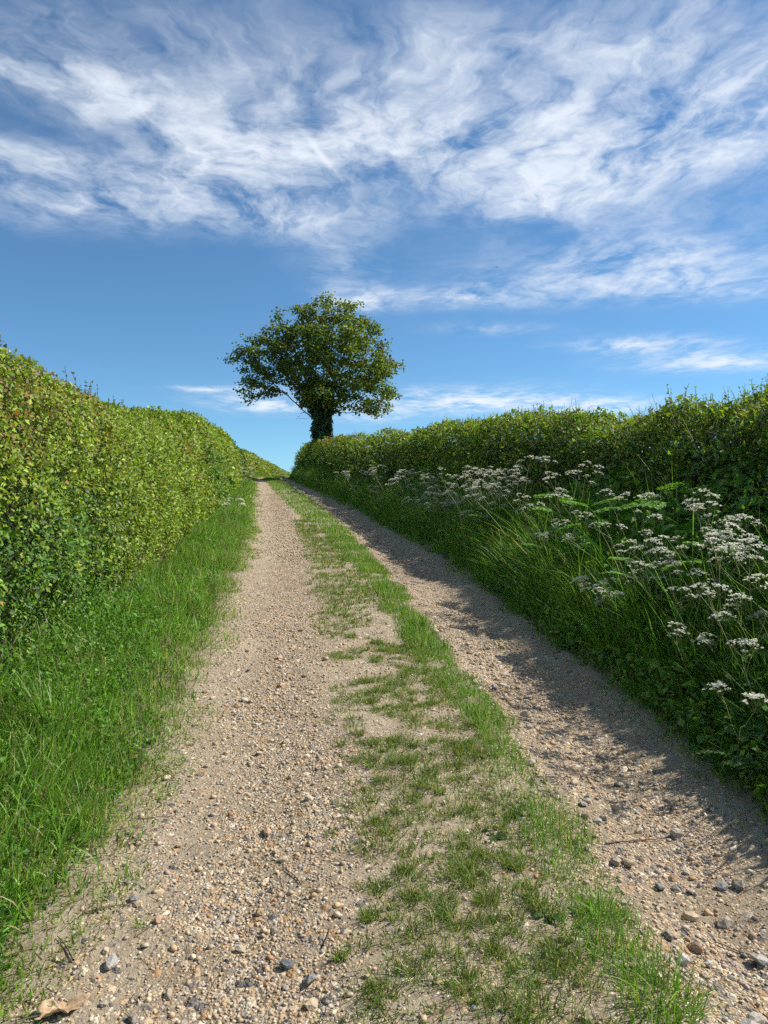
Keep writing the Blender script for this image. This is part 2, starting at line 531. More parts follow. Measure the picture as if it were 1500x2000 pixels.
def leaf_arrays(P, D, N, L, W, C, fine=False, droop=.18):
    """folded leaves: P base, D along the midrib, N face normal, L length, W width, C colour"""
    n = len(P)
    D = unit(D); N = unit(N - D * (N * D).sum(1, keepdims=True)); S = np.cross(D, N)
    L = np.asarray(L)[:, None]; W = np.asarray(W)[:, None]
    if fine:
        V = np.stack([P, P + D * L * .42 - S * W * .5 + N * W * .16, P + D * L * .5 - N * L * .02, P + D * L * .42 + S * W * .5 + N * W * .16, P + D * L - N * L * droop], 1)
        F = np.array([[0, 3, 2], [3, 4, 2], [4, 1, 2], [1, 0, 2]])
    else:
        V = np.stack([P, P + D * L * .45 - S * W * .5 + N * W * .14, P + D * L - N * L * droop, P + D * L * .45 + S * W * .5 + N * W * .14], 1)
        F = np.array([[0, 3, 2], [0, 2, 1]])
    k = V.shape[1]
    F = (np.arange(n)[:, None, None] * k + F[None]).reshape(-1, 3)
    return V.reshape(-1, 3), F, np.repeat(C, k, 0)


def joined(parts):
    vs, fs, cs, o = [], [], [], 0
    for v, f, c in parts:
        vs.append(v); fs.append(f + o); cs.append(c); o += len(v)
    return np.concatenate(vs), np.concatenate(fs), np.concatenate(cs)


def blade_arrays(P, H, lean, W, C, segs=3, stiff=1.0):
    """grass blades: P root, H length, lean (n,2) tip offset as a share of the length, W width"""
    n = len(P)
    az = RNG.uniform(0, math.pi * 2, n)
    S = np.stack([np.cos(az), np.sin(az), np.zeros(n)], 1)
    ln = np.linalg.norm(lean, axis=1)
    V = []
    for k in range(segs + 1):
        t = k / segs
        up = H * (t - .42 * np.minimum(ln, 1.3) * t ** 2.2 * .75)
        c = P + np.stack([lean[:, 0] * H * t ** 1.7, lean[:, 1] * H * t ** 1.7, up], 1)
        w = (W * (1 - t) ** .6 * .5)[:, None]
        if k < segs: V += [c - S * w, c + S * w]
        else: V += [c]
    V = np.stack(V, 1)
    F = []
    for k in range(segs - 1):
        a = 2 * k
        F += [[a, a + 1, a + 3], [a, a + 3, a + 2]]
    a = 2 * (segs - 1)
    F += [[a, a + 1, a + 2]]
    kk = V.shape[1]
    F = (np.arange(n)[:, None, None] * kk + np.array(F)[None]).reshape(-1, 3)
    return V.reshape(-1, 3), F, np.repeat(C, kk, 0)


def tube_arrays(A, B, ra, rb, sides=5, C=None):
    """tapered prisms from A to B"""
    A = np.asarray(A, float); B = np.asarray(B, float); n = len(A)
    d = unit(B - A)
    ref = np.where(np.abs(d[:, 2:3]) > .9, np.array([[1., 0, 0]]), np.array([[0, 0, 1.]]))
    u = unit(np.cross(d, ref)); w = np.cross(d, u)
    ra = np.broadcast_to(np.asarray(ra, float), n)[:, None]; rb = np.broadcast_to(np.asarray(rb, float), n)[:, None]
    V, F = [], []
    for k in range(sides):
        t = 2 * math.pi * k / sides
        o = u * math.cos(t) + w * math.sin(t)
        V += [A + o * ra, B + o * rb]
    for k in range(sides):
        a, b = 2 * k, 2 * ((k + 1) % sides)
        F += [[a, b, b + 1], [a, b + 1, a + 1]]
    V = np.stack(V, 1)
    F = (np.arange(n)[:, None, None] * (2 * sides) + np.array(F)[None]).reshape(-1, 3)
    if C is None: C = np.ones((n, 3)) * .1
    return V.reshape(-1, 3), F, np.repeat(C, 2 * sides, 0)


def pick(cols, w, n, jit=.22):
    cols = np.array(cols); i = RNG.choice(len(cols), n, p=np.array(w) / np.sum(w))
    return np.clip(cols[i] * (1 + RNG.normal(0, jit, (n, 1))) * (1 + RNG.normal(0, jit * .3, (n, 3))), .004, .9)


# ------------------------------------------------------------------ hedges
class Hedge:
    def __init__(self, face, side, height, width, y0, y1, seed, power=5.0, rough=.34):
        self.face, self.side, self.h, self.w, self.y0, self.y1, self.seed, self.n, self.rough = face, side, height, width, y0, y1, seed, power, rough
        th = np.linspace(0, math.pi, 400)
        c, s = np.cos(th), np.sin(th)
        X = np.sign(c) * np.abs(c) ** (2 / power); Z = np.abs(s) ** (2 / power)
        d = np.hypot(np.diff(X) * width / 2, np.diff(Z) * 2.0)
        self.cum = np.concatenate([[0], np.cumsum(d)]); self.cum /= self.cum[-1]
        self.th = th

    def at(self, y, q, depth=0.0, noise=True):
        th = np.interp(q, self.cum, self.th)
        c, s = np.cos(th), np.sin(th); n = self.n
        X = np.sign(c) * np.abs(c) ** (2 / n); Z = np.abs(s) ** (2 / n)
        h = self.h(y)
        nx = np.sign(X) * np.abs(X) ** (n - 1) / (self.w / 2); nz = Z ** (n - 1) / h
        N = unit(np.stack([nx * self.side, np.zeros_like(nx), nz], 1))
        xf = self.face(y)
        x = xf - self.side * self.w / 2 * (1 - X)
        g = ground_z(x, y, False)
        p = np.stack([x, y, g - .03 + Z * h], 1)
        off = np.asarray(depth, float)
        if noise:
            off = off + (fbm(p, .75, 3, self.seed) - .5) * self.rough + (fbm(p, 2.6, 2, self.seed + 5) - .5) * self.rough * .55
            off = off - .22 * np.exp(-(Z * h / .35) ** 2)          # thin at the foot
        return p + N * off[:, None] if np.ndim(off) else p + N * off, N, Z


def scatter_hedge(hd, n, ylo, yhi, L0, col_fn, fine=False, qlo=0.0, qhi=1.0, aspect=.62, depth=(.34, .10), droop=.18, ypow=1.0):
    y = ylo + (yhi - ylo) * RNG.uniform(0, 1, n) ** ypow
    q = RNG.uniform(qlo, qhi, n)
    dep = depth[1] - (depth[0] + depth[1]) * RNG.uniform(0, 1, n) ** 1.4
    p, N, Z = hd.at(y, q, dep)
    clump = fbm(p, 6.0, 3, hd.seed + 31)
    keep = clump + RNG.uniform(-.10, .10, n) + dep * .45 > .405
    p, N, Z, dep, y = p[keep], N[keep], Z[keep], dep[keep], y[keep]; n = len(p)
    nrm = unit(N * 1.0 + rand_dirs(n) * .8 + np.array([[0, 0, .45]]))
    D = unit(rand_dirs(n) * 1.0 + N * .55 + np.array([[0, 0, .12]]))
    L = L0 * RNG.uniform(.45, 1.5, n)
    C = col_fn(p, Z, dep)
    return leaf_arrays(p, D, nrm, L, L * aspect * RNG.uniform(.8, 1.2, n), C, fine, droop)


def hull_mesh(hd, name, inset, ystep=.5):
    ys = np.arange(hd.y0 + .3, hd.y1 - .2, ystep); qs = np.linspace(0, 1, 40)
    Y, Q = np.meshgrid(ys, qs, indexing='ij')
    p, N, Z = hd.at(Y.ravel(), Q.ravel(), -inset)
    p = p.reshape(len(ys), len(qs), 3)
    i = np.arange(len(ys) * len(qs)).reshape(len(ys), len(qs))
    f = np.stack([i[:-1, :-1], i[:-1, 1:], i[1:, 1:], i[1:, :-1]], 2).reshape(-1, 4)
    v = p.reshape(-1, 3)
    # close both ends
    ends = []
    for row in (i[0], i[-1]):
        k = len(row) // 2
        for j in range(k): ends.append([row[j], row[j + 1], row[len(row) - 2 - j], row[len(row) - 1 - j]])
    return make_mesh(name, v, np.concatenate([f, np.array(ends)]), M_CORE_SHADE, None, True)


def twig_arrays(hd, n, ylo, yhi, length, q=(.02, .5)):
    y = RNG.uniform(ylo, yhi, n)
    p, N, Z = hd.at(y, RNG.uniform(q[0], q[1], n), -.16)
    d = unit(N * .75 + rand_dirs(n) * .8 + np.array([[0, 0, .3]]))
    L = length * RNG.uniform(.4, 1.2, n)
    e = p + d * L[:, None]
    C = pick([(.13, .09, .06), (.24, .19, .14), (.09, .07, .05)], [3, 2, 2], n)
    return tube_arrays(p, e, .0032, .0014, 3, C)


def shoot_arrays(hd, n, ylo, yhi, length, cols, wts, q=(.40, .56)):
    """soft new growth standing out of the clipped top, with small leaves up each shoot"""
    y = RNG.uniform(ylo, yhi, n)
    p, N, Z = hd.at(y, RNG.uniform(q[0], q[1], n), -.05)
    d = unit(np.array([[0, 0, 1.0]]) + N * .35 + RNG.normal(0, .28, (n, 3)))
    L = length * RNG.uniform(.25, 1.0, n) ** 1.5 + .05
    out = [tube_arrays(p, p + d * L[:, None], .004, .0018, 3, pick([(.13, .075, .045), (.12, .13, .05)], [1, 1], n))]
    for t in np.linspace(.15, 1.0, 7):
        for s in range(2):
            b = p + d * (L * t)[:, None]
            D = unit(rand_dirs(n) + d * .7)
            l = (.042 - .014 * t) * RNG.uniform(.7, 1.3, n)
            out.append(leaf_arrays(b, D, unit(rand_dirs(n) + np.array([[0, 0, .8]])), l, l * .6, pick(cols, wts, n)))
    return joined(out)


YGREEN, MGREEN, RUSSET, BRIGHT, DEEP = (.295, .375, .038), (.185, .290, .034), (.34, .21, .062), (.145, .295, .042), (.075, .125, .020)
OLIVE, PALE = (.200, .245, .040), (.34, .42, .10)


def col_left(p, Z, dep):
    n = len(p)
    big = fbm(p, .55, 3, 71); med = fbm(p, 2.2, 2, 72)
    c = pick([YGREEN, MGREEN, OLIVE, PALE, DEEP], [3.8, 3.6, 1.8, .7, .8], n)
    # russet young growth high on the near end and along the far top
    rp = sstep(Z, .45, 1.0) * sstep(big, .45, .62) * .42 + .06 * sstep(med, .5, .7)
    rp = rp + .35 * sstep(p[:, 1], 22, 36) * sstep(Z, .7, 1.0)
    m = RNG.uniform(0, 1, n) < rp
    c[m] = pick([RUSSET, (.19, .155, .05)], [1, 1.2], m.sum())
    bare = sstep(p[:, 1], 6.4, 5.2) * sstep(Z, .62, .8) * .24
    m = RNG.uniform(0, 1, n) < bare
    c[m] = pick([(.26, .19, .09), RUSSET, OLIVE], [2, 1, 1], m.sum())
    # brambles and privet, cooler green, low at the near end
    low = sstep(p[:, 1], 8.2, 6.2) * sstep(Z * 2.2, 1.5, .9) * .75
    low = np.maximum(low, .85 * sstep(fbm(p, .5, 2, 75), .60, .70))
    m = RNG.uniform(0, 1, n) < low
    c[m] = pick([BRIGHT, (.06, .13, .03), (.10, .19, .05)], [2, 2, 1], m.sum())
    return c


def col_right(p, Z, dep):
    n = len(p)
    med = fbm(p, 1.2, 3, 81)
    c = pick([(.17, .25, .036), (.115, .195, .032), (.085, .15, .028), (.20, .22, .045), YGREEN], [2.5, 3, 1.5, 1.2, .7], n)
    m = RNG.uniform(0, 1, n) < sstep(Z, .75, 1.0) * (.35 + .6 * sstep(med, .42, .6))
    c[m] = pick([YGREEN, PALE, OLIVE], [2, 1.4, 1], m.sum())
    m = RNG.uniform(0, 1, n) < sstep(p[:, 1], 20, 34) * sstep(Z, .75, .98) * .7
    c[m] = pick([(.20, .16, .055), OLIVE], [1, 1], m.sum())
    return c


def col_far(p, Z, dep):
    c = pick([YGREEN, OLIVE, MGREEN, (.20, .155, .05)], [2, 2, 2, 1.4], len(p))
    return c


HL_H = spline([(-20, 2.1), (5, 2.08), (8.3, 1.93), (11, 1.95), (15, 2.1), (19, 2.12), (26, 1.85), (34, 1.6), (44, 1.5), (60, 1.42), (120, 1.5)], 1.2)
HR_H = spline([(-20, 1.48), (5, 1.48), (6.4, 1.49), (8, 1.47), (10, 1.46), (12, 1.58), (14, 1.53), (18, 1.6), (22, 1.52), (30, 1.56), (40, 1.52), (50, 1.54), (70, 1.45), (120, 1.4)], .8)
hedge_l = Hedge(HEDGE_L, +1, HL_H, 1.5, -2.0, 41.0, 41, power=4.0, rough=.42)
hedge_f = Hedge(HEDGE_L, +1, HL_H, 1.5, 41.0, 100.0, 47, rough=.25)
hedge_r = Hedge(HEDGE_R, -1, HR_H, 1.5, 4.6, 62.0, 43, power=3.0, rough=.65)


def y_of(dist_w):
    return dist_w


def build_hedge(name, hd, label, layers, col, twigs, shoots, stems=0):
    root = empty(name, (float(hd.face(hd.y0 + 2)) - hd.side * hd.w / 2, hd.y0 + 2, float(ground_z(np.array([hd.face(hd.y0 + 2)]), np.array([hd.y0 + 2.]), False)[0])))
    tag(root, label, 'hedge')
    inv = Vector(root.location)

    def child(nm, arr, mat):
        v, f, c = arr
        o = obj(nm, make_mesh(nm, v - np.array(inv), f, mat, c), root)
        tag(o, kind='stuff'); return o
    me = hull_mesh(hd, 'shade_core', .36)  # closed dark hull added to block light, standing in for dense inner branching
    me.transform(Matrix.Translation(-inv)); obj('shade_core', me, root)
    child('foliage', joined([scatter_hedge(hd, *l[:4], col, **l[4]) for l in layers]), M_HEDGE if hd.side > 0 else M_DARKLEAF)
    if twigs: child('twigs', joined([twig_arrays(hd, *t) for t in twigs]), M_TWIG_T)
    if stems:
        n = stems
        y = RNG.uniform(3.2, 13, n); x = hd.face(y) - hd.side * RNG.uniform(.02, .3, n)
        A = np.stack([x, y, ground_z(x, y, False) - .05], 1)
        B = A + np.stack([RNG.normal(0, .10, n), RNG.normal(0, .22, n), RNG.uniform(.25, .7, n)], 1)
        child('stems', tube_arrays(A, B, RNG.uniform(.003, .010, n), .003, 5, pick([(.16, .12, .085), (.26, .21, .16), (.10, .08, .06)], [2, 2, 1], n)), M_TWIG_T)
    if shoots: child('new_shoots', joined([shoot_arrays(hd, *s) for s in shoots]), M_HEDGE)
    return root


M_TWIG_T = solid_mat('twig_bark_tint', (.1, .1, .1), .85, None, .001, 60, attr=True)
RS = [(RUSSET), (.16, .10, .05), OLIVE, YGREEN]
FRONT = dict(qlo=0.0, qhi=.60)
build_hedge('hedge', hedge_l, 'tall sunlit clipped hedge of yellow green leaves rising along the left bank', [
    (140000, 2.6, 10.5, .037, dict(fine=True, **FRONT)),
    (56000, 10.5, 18, .052, dict(FRONT)),
    (30000, 18, 41, .085, dict(FRONT)),
    (8000, -2, 2.6, .075, dict(FRONT)),
    (9000, -2, 41, .12, dict(qlo=.6, qhi=1.0)),
], col_left, [(4200, 3.2, 12, .22), (700, 12, 22, .25)],
    [(160, 3.6, 7.0, .10, RS, [2, 2, 1, 1]), (22, 5.6, 7.6, .36, RS, [3, 2, 1, .5]), (44, 7.0, 10, .28, RS, [3, 2, 1, .5]), (160, 10, 20, .16, RS, [1, 1, 2, 2]), (200, 18, 40, .2, RS, [1, 1, 2, 2])], 150)
build_hedge('hedge', hedge_f, 'distant low hedge bending away over the brow of the hill', [
    (26000, 41, 100, .13, dict(qlo=0, qhi=.62)),
    (4000, 41, 100, .2, dict(qlo=.62, qhi=1.0)),
], col_far, None, None)
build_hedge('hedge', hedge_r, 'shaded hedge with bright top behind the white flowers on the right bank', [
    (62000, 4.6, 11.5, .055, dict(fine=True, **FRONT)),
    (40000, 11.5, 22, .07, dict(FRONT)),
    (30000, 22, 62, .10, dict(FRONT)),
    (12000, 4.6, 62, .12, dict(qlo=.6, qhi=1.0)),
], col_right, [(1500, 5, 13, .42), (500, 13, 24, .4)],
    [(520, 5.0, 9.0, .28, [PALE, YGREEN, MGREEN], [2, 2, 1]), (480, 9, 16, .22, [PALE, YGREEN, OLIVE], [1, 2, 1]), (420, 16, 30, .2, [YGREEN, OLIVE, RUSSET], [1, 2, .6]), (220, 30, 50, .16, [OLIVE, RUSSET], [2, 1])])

# ------------------------------------------------------------------ the sycamore
TREE_XY = (-3.45, 42.6)
TREE_Z = float(ground_z(np.array([TREE_XY[0]]), np.array([TREE_XY[1]]), False)[0]) - .1
PXM = TREE_XY[1] / 1500.0


def lobe(px, py, rx, rz, dy=0.0, ry=None):
    return ((px - 622) * PXM * .94 - .1, dy, EYE + (1000 - py) * PXM - TREE_Z, rx * PXM * .90, (ry if ry else rx) * PXM * .9, rz * PXM * .94)


LOBES = [lobe(618, 690, 112, 78), lobe(632, 645, 92, 52), lobe(545, 700, 74, 55, -.5, 80), lobe(492, 712, 44, 42, -.3, 55), lobe(487, 752, 30, 28, .4, 34), lobe(520, 745, 40, 30, -.6, 45),
         lobe(700, 715, 68, 62, .3, 85), lobe(738, 745, 38, 50, -.4, 55), lobe(722, 785, 50, 24, .5, 50), lobe(690, 770, 46, 34, .2, 60), lobe(632, 765, 66, 42, -.2, 75), lobe(605, 800, 36, 22, -.4, 36), lobe(650, 800, 30, 26, -.2, 34),
         lobe(640, 612, 62, 24), lobe(700, 640, 44, 38, .8, 60), lobe(560, 655, 52, 36, .6, 60)]


def in_lobes(p, grow=1.0):
    best = np.full(len(p), 9.0)
    for cx, cy, cz, rx, ry, rz in LOBES:
        d = ((p[:, 0] - cx) / (rx * grow)) ** 2 + ((p[:, 1] - cy) / (ry * grow)) ** 2 + ((p[:, 2] - cz) / (rz * grow)) ** 2
        best = np.minimum(best, d)
    return best


def grow_tree():
    cand = RNG.uniform((-5.6, -4.0, 3.2), (4.8, 4.0, 10.2), (26000, 3))
    d = in_lobes(cand)
    shell = cand[(d < .92) & (RNG.uniform(0, 1, len(cand)) < .12 + .88 * d ** 1.5)]
    centres = []
    for p in shell:
        if all(np.sum((p - q) ** 2) > .92 ** 2 for q in centres): centres.append(p)
    centres = np.array(centres)
    att = np.repeat(centres, 20, 0) + RNG.normal(0, .29, (len(centres) * 20, 3)) * np.array([1.2, 1.2, .62])
    nodes = [np.array([0.0, 0, 0])]; par = [-1]
    for z in np.arange(.35, 3.3, .35):
        nodes.append(np.array([.04 * math.sin(z * 2), .04 * math.cos(z * 1.7), z])); par.append(len(nodes) - 2)
    near_d = np.full(len(att), 1e9); near_i = np.zeros(len(att), int)

    def upd(i0):
        for i in range(i0, len(nodes)):
            dd = np.linalg.norm(att - nodes[i], axis=1)
            m = dd < near_d
            near_d[m] = dd[m]; near_i[m] = i
    upd(4)
    alive = np.ones(len(att), bool)
    for it in range(90):
        idx = np.where(alive)[0]
        if len(idx) == 0: break
        n0 = len(nodes)
        for i in np.unique(near_i[idx]):
            mine = idx[near_i[idx] == i]
            v = unit(att[mine] - nodes[i]).sum(0)
            v = v / (np.linalg.norm(v) + 1e-9) + RNG.normal(0, .12, 3) + np.array([0, 0, .04])
            q = nodes[i] + v / np.linalg.norm(v) * .27
            if np.min(np.sum((np.array(nodes[-400:]) - q) ** 2, 1)) < .10 ** 2: continue
            nodes.append(q); par.append(int(i))
        if len(nodes) == n0: break
        upd(n0)
        alive &= near_d > .36
        if len(nodes) > 5200: break
    nodes = np.array(nodes); par = np.array(par)
    r = np.zeros(len(nodes)); kids = np.zeros(len(nodes), int)
    r2 = np.zeros(len(nodes))
    for i in range(len(nodes) - 1, 0, -1):
        if kids[i] == 0: r2[i] = .007 ** 2.3
        r2[par[i]] += r2[i]; kids[par[i]] += 1
    r = np.maximum(r2, 1e-12) ** (1 / 2.3)
    r = np.minimum(r * 1.0, .34)
    return nodes, par, r, kids


t_nodes, t_par, t_r, t_kids = grow_tree()
tree = empty('sycamore_tree', (TREE_XY[0], TREE_XY[1], TREE_Z))
tag(tree, 'lone spreading sycamore with ivy on its trunk above the lane', 'tree')
on_trunk = (np.arange(len(t_nodes)) < 10)
ii = np.arange(1, len(t_nodes))
tr = ii[on_trunk[ii]]; br = ii[~on_trunk[ii]]
v, f, c = tube_arrays(t_nodes[t_par[tr]] - [0, 0, .02], t_nodes[tr] + [0, 0, .02], .36 - .012 * (tr - 1.), .36 - .012 * tr, 10)
obj('trunk', make_mesh('trunk', v, f, M_BARK, None, True), tree)
v, f, c = tube_arrays(t_nodes[t_par[br]], t_nodes[br], np.minimum(t_r[t_par[br]], .22), np.minimum(t_r[br], .22), 5)
limbs = obj('limbs', make_mesh('limbs', v, f, M_BARK, None, True), tree)
tips = np.where((t_r < .018) & (t_nodes[:, 2] > 3.3))[0]
cl = np.repeat(t_nodes[tips], 21, 0)
spread = RNG.normal(0, .14, cl.shape) * np.array([1.15, 1.15, .5])
lp = cl + spread
low = unit(RNG.normal(size=(3200, 3))) * RNG.uniform(.35, 1, (3200, 1)) ** .5 * np.array([1.45, 1.2, .85]) + np.array([-.05, 0, 4.25])
low = low[fbm(low, 1.6, 2, 97) > .44]
spread = np.concatenate([spread, rand_dirs(len(low)) * .14]); lp = np.concatenate([lp, low])     # sprouts round the head of the trunk
shade = fbm(lp, .8, 3, 91)
n = len(lp)
nrm = unit(np.array([[0, 0, .9]]) + rand_dirs(n) * .75)
D = unit(spread * 2.5 + rand_dirs(n) * .6 + np.array([[0, 0, -.15]]))
LL = RNG.uniform(.10, .18, n)
tc_col = pick([(.125, .185, .034), (.16, .215, .038), (.095, .15, .03), (.20, .235, .05), (.18, .15, .055)], [3, 3, 2.5, 1.0, .5], n)
m = RNG.uniform(0, 1, n) < sstep(shade, .46, .62) * .6
tc_col[m] = pick([(.17, .205, .045), (.17, .15, .055)], [2, 1], m.sum())
v, f, c = leaf_arrays(lp, D, nrm, LL, LL * .95, tc_col)
tag(obj('crown', make_mesh('crown', v, f, M_TREELEAF, c), tree), kind='stuff')
# ivy sleeve
n = 11000
z = RNG.uniform(0, 1, n) ** .9 * 4.3
az = RNG.uniform(0, 2 * math.pi, n)
rad = .10 + .66 * fbm(np.stack([np.cos(az) * 1.5, np.sin(az) * 1.5, z * 1.3], 1), 1.6, 3, 95) + .25 * sstep(z, 2.0, 4.0) * fbm(np.stack([np.cos(az), np.sin(az), z], 1), 1.5, 2, 96) - RNG.uniform(0, .14, n)
ip = np.stack([np.cos(az) * rad * 1.12, np.sin(az) * rad, z], 1)
No = np.stack([np.cos(az), np.sin(az), np.full(n, .25)], 1)
LL = RNG.uniform(.08, .14, n)
v, f, c = leaf_arrays(ip, unit(rand_dirs(n) * .6 + np.array([[0, 0, -.8]]) + No * .4), unit(No + rand_dirs(n) * .5), LL, LL * .95, pick([(.045, .085, .022), (.065, .115, .028), (.03, .055, .018)], [3, 1.5, 2], n))
tag(obj('ivy', make_mesh('ivy', v, f, M_IVY, c), tree), kind='stuff')

# ------------------------------------------------------------------ grass
G1, G2, G3, G4, STRAW = (.140, .270, .034), (.180, .325, .044), (.095, .205, .030), (.25, .36, .075), (.44, .38, .19)


def strip_share(y):
    """width of the closed turf on the ridge between the wheel tracks, measured from its right edge"""
    return np.interp(y, [0, 2.2, 4, 6, 9, 13.7, 19, 28, 45], [.26, .24, .23, .27, .33, .48, .82, .9, .9])


def roots(n, ylo, yhi, xa, xb, ypow=1.0):
    y = ylo + (yhi - ylo) * RNG.uniform(0, 1, n) ** ypow
    u = RNG.uniform(0, 1, n)
    a, b = xa(y), xb(y)
    return a + (b - a) * u, y, u


def plant_blades(x, y, H, W, lean_amt, C, segs, bias=(0, 0), sink=.012, flow=None):
    P = np.stack([x, y, ground_z(x, y) - sink], 1)
    a = RNG.uniform(0, 2 * math.pi, len(x)); m = np.abs(RNG.normal(0, 1, len(x))) * lean_amt
    lean = np.stack([np.cos(a) * m + bias[0], np.sin(a) * m + bias[1]], 1)
    if flow is not None: lean = lean + np.stack(flow, 1)
    return blade_arrays(P, H, np.clip(lean, -1.3, 1.3), W, C, segs)


def grass_cols(n, w=(3, 2.5, 2, 1, .25)):
    return pick([G1, G2, G3, G4, STRAW], w, n, .18)


def clumped(n, ylo, yhi, xa, xb, per, rad, ypow=1.0):
    """roots gathered in clumps that share a lean and a vigour"""
    m = max(n // per, 1)
    x, y, u = roots(m, ylo, yhi, xa, xb, ypow)
    a = RNG.uniform(0, 6.283, m); q = RNG.uniform(.05, .55, m)
    lx, ly = np.cos(a) * q, np.sin(a) * q
    vig = RNG.uniform(.55, 1.35, m); hue = RNG.normal(0, .16, m)
    i = np.repeat(np.arange(m), per)
    nn = len(i)
    return x[i] + RNG.normal(0, rad, nn), y[i] + RNG.normal(0, rad, nn), lx[i], ly[i], vig[i], hue[i]


# left verge: short and thin where wheels pass, deep against the hedge
def left_verge(n, ylo, yhi, hs, wd, segs, ypow=1.0, rad=.05):
    x, y, lx, ly, vig, hue = clumped(n, ylo, yhi, lambda y: HEDGE_L(y) - .15, lambda y: LANE_L(y) + .18, 16, rad, ypow)
    n = len(x)
    d = LANE_L(y) - x
    edge = d + (fbm(xy0(x, y), 2.2, 3, 101) - .5) * .6
    keep = RNG.uniform(0, 1, n) < sstep(edge, -.20, .0)
    x, y, d, lx, ly, vig, hue = (q[keep] for q in (x, y, d, lx, ly, vig, hue)); n = len(x)
    pat = fbm(xy0(x, y), 1.4, 3, 103)
    H = (.05 + .19 * sstep(d, -.04, .45) * (.30 + pat)) * RNG.uniform(.5, 1.3, n) * hs * vig
    c = grass_cols(n, (3, 2.8, 1.5, 2.2, .6)) * (1.08 + 1.7 * hue)[:, None]
    m = RNG.uniform(0, 1, n) < .6 * sstep(d, .25, -.02)
    c[m] = pick([G4, STRAW, (.27, .30, .08)], [2, .9, 1], m.sum())
    return plant_blades(x, y, H, wd * RNG.uniform(.6, 1.3, n), .50, c, segs, (.16, -.08), .012, (lx, ly))


v, f, c = joined([left_verge(40000, 1.2, 8, .8, .0075, 3, 1.25), left_verge(14000, 1.2, 4, .75, .006, 3, 1.0), left_verge(2400, 1.6, 8, 1.45, .0095, 5, 1.1, .09), left_verge(26000, 8, 17, 1.05, .010, 2, 1, .07), left_verge(24000, 17, 60, 1.1, .019, 2, 1, .1)])
tag(obj('verge_grass', make_mesh('verge_grass', v, f, M_GRASS, c)), 'bright green grass on the sunlit verge below the tall hedge', 'grass', kind='stuff')


def right_verge(n, ylo, yhi, hs, wd, segs, ypow=1.0, rad=.06, tall=1.0):
    x, y, lx, ly, vig, hue = clumped(n, ylo, yhi, lambda y: LANE_R(y) - .22, lambda y: HEDGE_R(y) + .1, 16, rad, ypow)
    n = len(x)
    d = x - LANE_R(y)
    edge = d + (fbm(xy0(x, y), 2.4, 3, 111) - .5) * .5
    keep = RNG.uniform(0, 1, n) < sstep(edge, -.16, .10)
    x, y, d, lx, ly, vig, hue = (q[keep] for q in (x, y, d, lx, ly, vig, hue)); n = len(x)
    pat = fbm(xy0(x, y), 1.3, 3, 113)
    H = (.05 + .48 * sstep(d, -.08, .42) * (.35 + pat)) * RNG.uniform(.45, 1.3, n) * hs * vig * tall
    H = H * np.interp(y, [2.4, 4.4], [.55, 1.0])
    c = grass_cols(n, (3, 2.8, 1.6, 1.6, .25)) * (1.12 + hue)[:, None]
    return plant_blades(x, y, H, wd * RNG.uniform(.6, 1.3, n), .36, c, segs, (-.22, -.08), .012, (lx, ly))


v, f, c = joined([right_verge(36000, 1.0, 8, 1.0, .0075, 3, 1.1), right_verge(3600, 2.5, 9, 1.0, .0095, 5, 1.0, .10, 1.55), right_verge(28000, 8, 18, 1.0, .011, 3, 1, .08), right_verge(24000, 18, 55, 1.0, .021, 2, 1, .12)])
tag(obj('verge_grass', make_mesh('verge_grass', v, f, M_GRASS, c)), 'long dark green grass on the shaded verge below the white flowers', 'grass', kind='stuff')


# flowering grass stalks and old straw standing in both verges
def stalks(n, ylo, yhi, xa, xb, h, seed):
    x, y, u = roots(n, ylo, yhi, xa, xb)
    k = fbm(xy0(x, y), 1.8, 2, seed) > .48
    x, y = x[k], y[k]; n = len(x)
    P = np.stack([x, y, ground_z(x, y, False)], 1)
    d = unit(np.stack([RNG.normal(0, .25, n), RNG.normal(0, .25, n), np.ones(n)], 1))
    H = h * RNG.uniform(.5, 1.2, n)
    T = P + d * H[:, None]
    C = pick([(.30, .32, .12), STRAW, (.24, .17, .10), (.20, .27, .07)], [2, 2, 1, 2], n)
    out = [tube_arrays(P, T, .0016, .0010, 3, C)]
    for j in range(6):
        b = P + d * (H * (.80 + .035 * j))[:, None]
        l = RNG.uniform(.012, .026, n)
        out.append(leaf_arrays(b, unit(d + rand_dirs(n) * .7), rand_dirs(n), l, l * .35, C * RNG.uniform(.8, 1.2, (n, 1))))
    return joined(out)


v, f, c = stalks(700, 1.6, 14, lambda y: HEDGE_L(y), lambda y: LANE_L(y) - .05, .34, 161)
tag(obj('seeding_grass', make_mesh('seeding_grass', v, f, M_HERB, c)), 'thin seeding grass stalks and old straw in the sunlit verge', 'grass', kind='stuff')
v, f, c = stalks(900, 2.6, 16, lambda y: LANE_R(y) + .1, lambda y: HEDGE_R(y), .62, 163)
tag(obj('seeding_grass', make_mesh('seeding_grass', v, f, M_HERB, c)), 'tall seeding grass stalks in the shaded verge', 'grass', kind='stuff')


